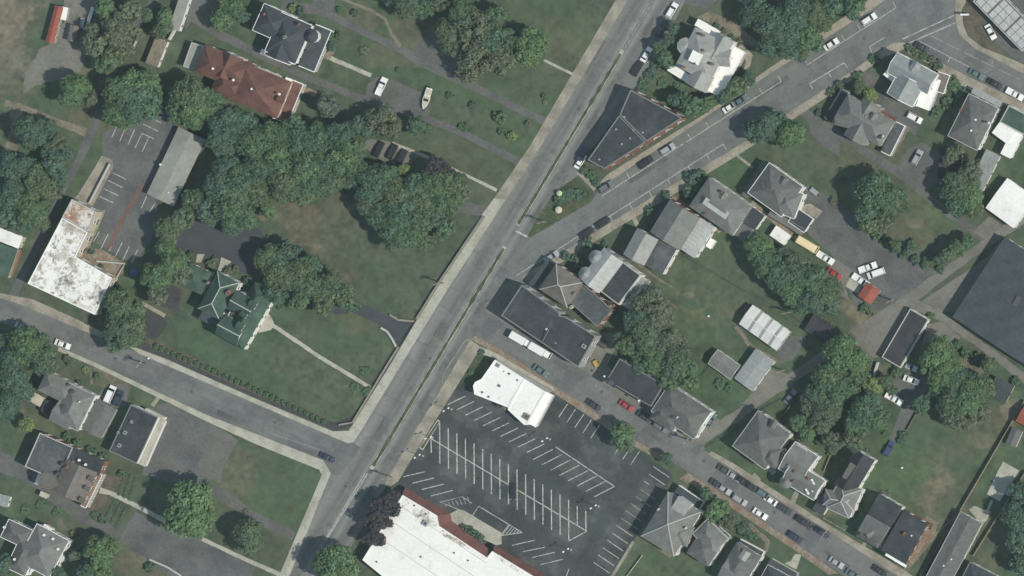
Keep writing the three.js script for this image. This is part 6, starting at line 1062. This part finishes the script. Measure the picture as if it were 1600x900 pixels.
car(1194, 772, CS, 'suv', 'teal', 'blue grey estate car in front of the turreted pale house'); car(1206, 783, CS, 'sedan', 'white', 'white car in front of the turreted pale house');
car(1225, 795, CS, 'suv', 'dark', 'dark car between a white car and a black car in the kerb row'); car(1254, 814, CS, 'suv', 'black', 'black car before the long house with cross gabled front'); car(1285, 832, CS, 'sedan', 'navy', 'dark blue car before the house with dark flat rear roof');
car(1121, 757, CS, 'sedan', 'dark', 'dark car at the kerb beside the bright street tree'); car(1131, 764, CS, 'sedan', 'silver', 'silver car at the kerb behind the dark car by the bright street tree'); car(1156, 781, CS, 'suv', 'silver', 'silver estate car at the kerb in front of the twin house'); car(1188, 803, CS, 'sedan', 'white', 'white car at the kerb opposite the turreted pale house'); car(1242, 839, CS, 'suv', 'navy', 'dark blue estate car at the kerb beside a small lawn with pale path');
car(1307, 879, CS, 'sedan', 'silver', 'silver car at the kerb opposite the black flat roofed house'); car(1375, 892, CS, 'sedan', 'black', 'black car at the kerb in front of the black flat roofed house'); car(1333, 898, CS, 'sedan', 'teal', 'blue grey car behind the silver car at the lower kerb');
car(802, 768, 90, 'sedan', 'black', 'black car standing alone in a bay of the marked parking lot'); car(512, 715, 25, 'sedan', 'navy', 'dark blue car turning at the mouth of the side street');
car(98, 538, 22, 'sedan', 'white', 'white car emerging from under the side street trees'); car(36, 511, 22, 'sedan', 'silver', 'silver car in the shade of the side street trees');
car(172, 616, -66, 'van', 'white', 'white van in the driveway of the grey shingled house'); car(185, 622, -66, 'suv', 'navy', 'dark blue car beside the white van in the driveway');
car(1421, 573, 22, 'sedan', 'silver', 'silver car at the back of the asphalt pad under a tree'); car(1424, 594, 20, 'sedan', 'white', 'white car on the asphalt pad beside a silver car'); car(1397, 623, 30, 'pickup', 'white', 'white pickup on the grass edge of the asphalt pad'); car(1389, 701, -60, 'suv', 'blue', 'blue car at the end of the concrete drive beside the long house');
car(1235, 620, -52, 'sedan', 'grey', 'grey car in a back yard beside the shaded alley'); car(1110, 657, -58, 'sedan', 'teal', 'blue grey car beside the house at the alley mouth');
car(596, 135, -66, 'pickup', 'white', 'white pickup on the asphalt pad near the white boat');
for (const [x, y] of [[592, 233], [613, 237], [628, 245]]) car(x, y, -64, 'suv', 'black', 'black car on the small gravel pad beside the purple tree', 'three black cars on the gravel pad');
{ // boat on a trailer
  const [x, z] = P(667, 154, 1), o = new THREE.Group(); o.position.set(x, 0.03, z); o.rotation.y = -107 * Math.PI / 180; top(o, 'motorboat', 'white motorboat on a trailer at the edge of the asphalt pad', 'boat');
  const ring = (k, y) => [[-3.4, 0.95], [0.6, 1.1], [2.2, 0.8], [3.5, 0.04]].map(([a, b]) => [a * k, b * k]), full = (k, y) => { const r = ring(k); return [...r.map(([a, b]) => [a, y, b]), ...r.reverse().map(([a, b]) => [a, y, -b])]; };
  sub(o, 'hull', prism(full(0.72, 0.55), full(1, 1.5)), carPaint('white')); sub(o, 'deck', prism(full(0.88, 1.5), full(0.86, 1.58)), M.creamRoof);
  sub(o, 'windscreen', hexGeo(0.2, 0.9, 0.75, 1.57, 0.1, 0.4, 0.6, 1.95), M.glass); for (const s of [-0.45, 0.45]) sub(o, 'seat', new THREE.BoxGeometry(0.6, 0.5, 0.6), carPaint('white'), [-1, 1.8, s]); sub(o, 'outboard_motor', new THREE.BoxGeometry(0.5, 1.1, 0.45), M.steelDark, [-3.6, 1.3, 0]);
  const tr = sub(o, 'trailer', mergeGeometries([boxGeo(-3, 4.2, 0.38, 0.5, -0.1, 0.1), boxGeo(-1.2, -0.9, 0.38, 0.5, -0.9, 0.9)]), M.steelDark); for (const s of [-1, 1]) sub(tr, 'wheel', wheelGeo, M.tyre, [-1.05, 0.33, s]);
}
{ // bus body
  const [x, z] = P(1262, 382, 1.5), o = new THREE.Group(); o.position.set(x, 0.03, z); o.rotation.y = -31 * Math.PI / 180; top(o, 'yellow_bus', 'pale yellow bus parked at the edge of the gravel lot', 'bus');
  sub(o, 'body', profile([[-3.3, 0.5], [3.2, 0.5], [3.25, 1.5], [2.9, 2.75], [-3.2, 2.8], [-3.3, 2.6]], 1.15), plain([0.66, 0.53, 0.26], 0.6)); sub(o, 'roof', hexGeo(-3.2, 2.85, 1.1, 2.82, -3.05, 2.65, 0.85, 2.98), plain([0.72, 0.62, 0.38], 0.6)); o.scale.setScalar(1.08);
  sub(o, 'windscreen', hexGeo(3.02, 3.16, 0.95, 1.6, 2.95, 3.04, 0.9, 2.5), M.glass, [0.1, 0, 0]); for (const s of [-1, 1]) for (let i = 0; i < 6; i++) sub(o, 'window', new THREE.BoxGeometry(0.75, 0.7, 0.05), M.glass, [-2.7 + i * 0.95, 2.05, s * 1.16]); wheels(o, 2.1, 1.1, 1.2);
  for (const s of [-1, 1]) sub(o, 'headlight', lampGeo, M.headlight, [3.3, 0.95, s * 0.8]);
}
function trailer(px, py, deg, L, w, color, label) {
  const [x, z] = P(px, py, 1), o = new THREE.Group(); o.position.set(x, 0.03, z); o.rotation.y = -deg * Math.PI / 180; top(o, 'utility_trailer', label, 'trailer');
  sub(o, 'bed', mergeGeometries([boxGeo(-L / 2, L / 2, 0.5, 0.62, -w / 2, w / 2), boxGeo(-L / 2, L / 2, 0.62, 1.1, w / 2 - 0.08, w / 2), boxGeo(-L / 2, L / 2, 0.62, 1.1, -w / 2, -w / 2 + 0.08), boxGeo(-L / 2, -L / 2 + 0.08, 0.62, 1.1, -w / 2 + 0.08, w / 2 - 0.08)]), color); sub(o, 'drawbar', boxGeo(L / 2, L / 2 + 1.1, 0.5, 0.6, -0.06, 0.06), M.steelDark);
  for (const s of [-1, 1]) { const t = sub(o, 'wheel', wheelGeo, M.tyre, [0, 0.33, s * (w / 2 + 0.12)]); sub(t, 'rim', rimGeo, M.rim); }
}
trailer(141, 24, -74, 5.4, 1.0, M.lampWhite, 'narrow white trailer beside the brush on the gravel yard'); trailer(128, 36, -76, 3.2, 1.5, M.steel, 'short grey trailer next to the small weathered brown shed'); trailer(167, 13, 20, 2.4, 1.6, M.redPaint, 'small red trailer under the scrubby trees'); trailer(1272, 299, 40, 2.6, 1.6, M.steel, 'small steel trailer beside the hip roofed house and gravel lot'); trailer(931, 568, 60, 2.0, 1.4, M.yellow, 'yellow trailer in the yard next to the black flat roof'); trailer(940, 536, 40, 3.6, 2.0, M.steelDark, 'dark trailer behind the black flat roofed block'); trailer(1578, 764, -60, 4.2, 1.8, M.steel, 'grey trailer on the concrete patio by the wooden fence');

// ---------------------------------------------------------------- poles, fences, walls and small things
function utilityPole(px, py, h, turn, label, group) {
  const [x, z] = P(px, py, 0), o = new THREE.Group(); o.position.set(x, 0, z); o.rotation.y = turn; top(o, 'utility_pole', label, 'pole', group);
  sub(o, 'pole', new THREE.CylinderGeometry(0.13, 0.2, h, 10), M.pole, [0, h / 2, 0]);
  for (const y of [h - 0.5, h - 1.4]) { const c = sub(o, 'crossarm', new THREE.BoxGeometry(2.6, 0.16, 0.14), M.pole, [0, y, 0.16]); for (const s of [-1.15, -0.6, 0.6, 1.15]) sub(c, 'insulator', new THREE.CylinderGeometry(0.05, 0.07, 0.2, 8), M.lampWhite, [s, 0.17, 0]); }
  sub(o, 'transformer', new THREE.CylinderGeometry(0.28, 0.28, 0.9, 12), M.steel, [0.35, h - 2.4, 0]);
}
utilityPole(855, 347, 9.5, 0.3, 'utility pole with double crossarm on the grass island'); utilityPole(692, 442, 9, 0.5, 'utility pole at the sidewalk beside the mansion lawn'); utilityPole(612, 745, 9, 0.5, 'utility pole at the sidewalk beside the purple trees'); utilityPole(228, 568, 9, 0.9, 'utility pole at the kerb near the mansion hedge'); utilityPole(1236, 488, 8, 0.2, 'utility pole at the corner of the back lawn'); utilityPole(186, 98, 9, 0.2, 'utility pole beside the shaded upper alley'); utilityPole(1227, 579, 8.5, 0.4, 'utility pole at the bend of the shaded alley'); utilityPole(1080, 688, 9, 0.8, 'utility pole at the mouth of the alley'); utilityPole(1398, 470, 9, 0.4, 'utility pole beside the lot near the red roofed shed'); utilityPole(1296, 832, 9, 0.9, 'utility pole in the kerb row before the dark flat rear roof');
function lotLamp(px, py, h, turn, label, group) {
  const [x, z] = P(px, py, h), o = new THREE.Group(); o.position.set(x, 0.02, z); o.rotation.y = turn; top(o, 'parking_lot_lamp', label, 'lamp post', group);
  sub(o, 'footing', new THREE.CylinderGeometry(0.3, 0.32, 0.7, 12), M.coping, [0, 0.35, 0]); sub(o, 'pole', new THREE.CylinderGeometry(0.07, 0.1, h - 0.7, 8), M.steelDark, [0, 0.7 + (h - 0.7) / 2, 0]);
  for (const s of [-1, 1]) { const a = sub(o, 'arm', new THREE.BoxGeometry(0.7, 0.08, 0.08), M.steelDark, [s * 0.4, h - 0.05, 0]); sub(a, 'lamp_head', new THREE.BoxGeometry(0.6, 0.18, 0.4), M.lampWhite, [s * 0.5, 0, 0]); }
}
for (const [x, y] of [[697, 640], [652, 713], [927, 792], [884, 860], [851, 687]]) lotLamp(x, y, 7.5, 0.55, 'twin headed lamp post standing in the marked parking lot', 'lamp posts of the marked parking lot');
lotLamp(669, 684, 6, 0.3, 'lamp post on the grassy traffic island of the parking lot');
function fence(name, label, line, h, { step = 2.6, mat = M.timber, solid = true, rail = M.timber } = {}) {
  const A = P(line[0][0], line[0][1], 0), o = new THREE.Group(); o.position.set(A[0], 0, A[1]); top(o, name, label, 'fence');
  for (let i = 0; i < line.length - 1; i++) {
    const p = P(line[i][0], line[i][1], 0), q = P(line[i + 1][0], line[i + 1][1], 0), L = Math.hypot(q[0] - p[0], q[1] - p[1]), n = Math.max(1, Math.round(L / step)), turn = -Math.atan2(q[1] - p[1], q[0] - p[0]), pg = new THREE.BoxGeometry(0.14, h + 0.1, 0.14), bg = new THREE.BoxGeometry(L / n - 0.16, h - 0.15, 0.06), rg = new THREE.BoxGeometry(L / n - 0.16, 0.09, 0.06);
    for (let k = 0; k <= n; k++) {
      const x = p[0] + (q[0] - p[0]) * k / n - A[0], z = p[1] + (q[1] - p[1]) * k / n - A[1];
      sub(o, 'post', pg, mat, [x, (h + 0.1) / 2, z]).rotation.y = turn;
      if (k < n) { const mx = x + (q[0] - p[0]) / n / 2, mz = z + (q[1] - p[1]) / n / 2; if (solid) sub(o, 'fence_panel', bg, mat, [mx, h / 2 + 0.05, mz]).rotation.y = turn; for (const y of solid ? [h] : [h, h * 0.55, h * 0.2]) sub(o, 'rail', rg, rail, [mx, y, mz]).rotation.y = turn; }
    }
  }
}
fence('wooden_fence', 'tall wooden fence running from the long grey hall to the rust red roof', [[1602, 626], [1503, 795], [1440, 900]], 2.1); fence('wooden_fence', 'tall wooden fence between the concrete patio and the dark trees', [[1604, 736], [1522, 868]], 2.0);
fence('wire_fence', 'low wire fence dividing the back lawns behind the gabled houses', [[1058, 392], [1150, 446], [1240, 494], [1262, 512]], 1.3, { solid: false, mat: M.pole, rail: M.steelDark }); fence('wire_fence', 'low wire fence along the alley from the street to the back gardens', [[1104, 700], [1150, 668], [1206, 632], [1222, 624]], 1.3, { solid: false, mat: M.steelDark, rail: M.steelDark });
fence('wire_fence', 'low fence beside the back yard with the grey car', [[1246, 618], [1226, 648], [1218, 654]], 1.4, { mat: M.pole, rail: M.pole }); fence('garden_fence', 'low garden fence between the cross gabled houses back gardens', [[1318, 676], [1302, 700], [1288, 736]], 1.2, { mat: M.timber }); fence('garden_fence', 'low fence along the concrete drive of the asphalt pad', [[1436, 640], [1418, 672]], 1.3, { mat: M.pole });
fence('garden_fence', 'low fence in front of the cross gabled house on the street', [[1288, 810], [1320, 828]], 1, { mat: M.trim }); fence('garden_fence', 'thin wire fence between the long black flat roof and the back lawn', [[1110, 572], [1088, 600]], 1.2, { solid: false, mat: M.steelDark, rail: M.steelDark });
fence('garden_fence', 'low pale fence on the lawn of the green grey hip roofed house', [[1004, 868], [980, 900]], 1, { mat: M.trim });
function wallRun(name, label, line, h, w, material, cat = 'wall') {
  const A = P(line[0][0], line[0][1], 0), o = new THREE.Group(); o.position.set(A[0], 0, A[1]); top(o, name, label, cat);
  const pts = line.map(p => { const q = P(p[0], p[1], 0); return [q[0] - A[0], q[1] - A[1]]; });
  sub(o, 'wall', extrudePoly(band(pts, w), 0, h), material); sub(o, 'coping', extrudePoly(band(pts, w + 0.12), h + 0.003, h + 0.09), material === M.darkStone ? M.stone : M.coping);
}
wallRun('garden_wall', 'dark stone wall along the main street side of the mansion lawn', [[757, 338], [688, 440], [652, 498]], 1.1, 0.45, M.darkStone); wallRun('garden_wall', 'dark stone wall between the mansion lawn path and the side street corner', [[624, 542], [604, 574], [552, 660], [530, 664]], 1.0, 0.45, M.darkStone);
wallRun('entrance_wall', 'curved pale stone wall at the mansion drive entrance', [[596, 512], [606, 518], [614, 530], [620, 542]], 0.9, 0.5, M.stone); wallRun('entrance_wall', 'curved dark stone wall on the upper side of the mansion drive entrance', [[610, 492], [624, 500], [648, 502]], 0.9, 0.5, M.darkStone);
wallRun('retaining_wall', 'long concrete retaining wall beside the left parking lot', [[174, 256], [142, 318]], 1.6, 0.6, M.concreteTan); wallRun('retaining_wall', 'white low wall beside the dark flat roofed garage', [[1373, 566], [1366, 587]], 1.6, 0.5, M.white); wallRun('retaining_wall', 'white garden wall behind the church annex', [[275, 46], [266, 62]], 1.8, 0.5, M.white);
wallRun('retaining_wall', 'low stone wall along the brushy bank of the upper alley', [[222, 48], [206, 82]], 1.0, 0.5, M.stone); wallRun('terrace_wall', 'low brick wall round the terrace of the stained roof building', [[152, 408], [196, 412], [180, 440]], 0.9, 0.4, M.brick);
wallRun('kerb_wall', 'pale low wall at the entrance to the wide lower left parking area', [[234, 874], [262, 886], [284, 900]], 0.6, 0.4, M.concrete);
function roundTable(px, py, r, color, label) { const [x, z] = P(px, py, 2), o = new THREE.Group(); o.position.set(x, 0.1, z); top(o, 'garden_parasol', label, 'parasol'); sub(o, 'pole', new THREE.CylinderGeometry(0.03, 0.03, 2.2, 8), M.steel, [0, 1.1, 0]); sub(o, 'canopy', new THREE.ConeGeometry(r, 0.5, 10, 1, false), color, [0, 2.2, 0]); sub(o, 'foot', new THREE.CylinderGeometry(0.3, 0.34, 0.12, 12), M.coping, [0, 0.06, 0]); }
roundTable(873, 328, 1.1, M.cream, 'cream parasol on the grass island'); roundTable(874, 302, 0.9, plain([0.42, 0.52, 0.28], 0.8), 'pale green parasol on the grass island'); roundTable(209, 426, 1.2, M.blueTarp, 'blue parasol in the shade beside the brick terrace');
function sign(px, py, turn, w, label) { const [x, z] = P(px, py, 2), o = new THREE.Group(); o.position.set(x, 0.02, z); o.rotation.y = turn; top(o, 'roadside_sign', label, 'sign'); for (const s of [-1, 1]) sub(o, 'post', new THREE.CylinderGeometry(0.08, 0.08, 2.4, 8), M.steelDark, [s * w * 0.4, 1.2, 0]); sub(o, 'board', new THREE.BoxGeometry(w, 1.6, 0.5), M.lampWhite, [0, 2.6, 0]); }
sign(1508, 23, 0.0, 2.6, 'plain white sign board on the brown planting bed at the street fork');
{
  for (const [px, py, label] of [[840, 552, 'dark litter bin by the shop corner'], [1108, 494, 'pale tub on the long back lawn'], [233, 560, 'pale litter bin beside the mansion hedge'], [1410, 731, 'small white bucket near the blue car']]) { const [x, z] = P(px, py, 0), o = new THREE.Group(); o.position.set(x, 0.02, z); top(o, 'bin', label, 'bin'); sub(o, 'tub', new THREE.CylinderGeometry(0.32, 0.27, 0.8, 12, 1), label.startsWith('dark') ? M.steelDark : M.lampWhite, [0, 0.4, 0]); sub(o, 'rim', new THREE.TorusGeometry(0.32, 0.04, 6, 14).rotateX(Math.PI / 2), M.coping, [0, 0.8, 0]); } }

renderer.render(scene, camera);
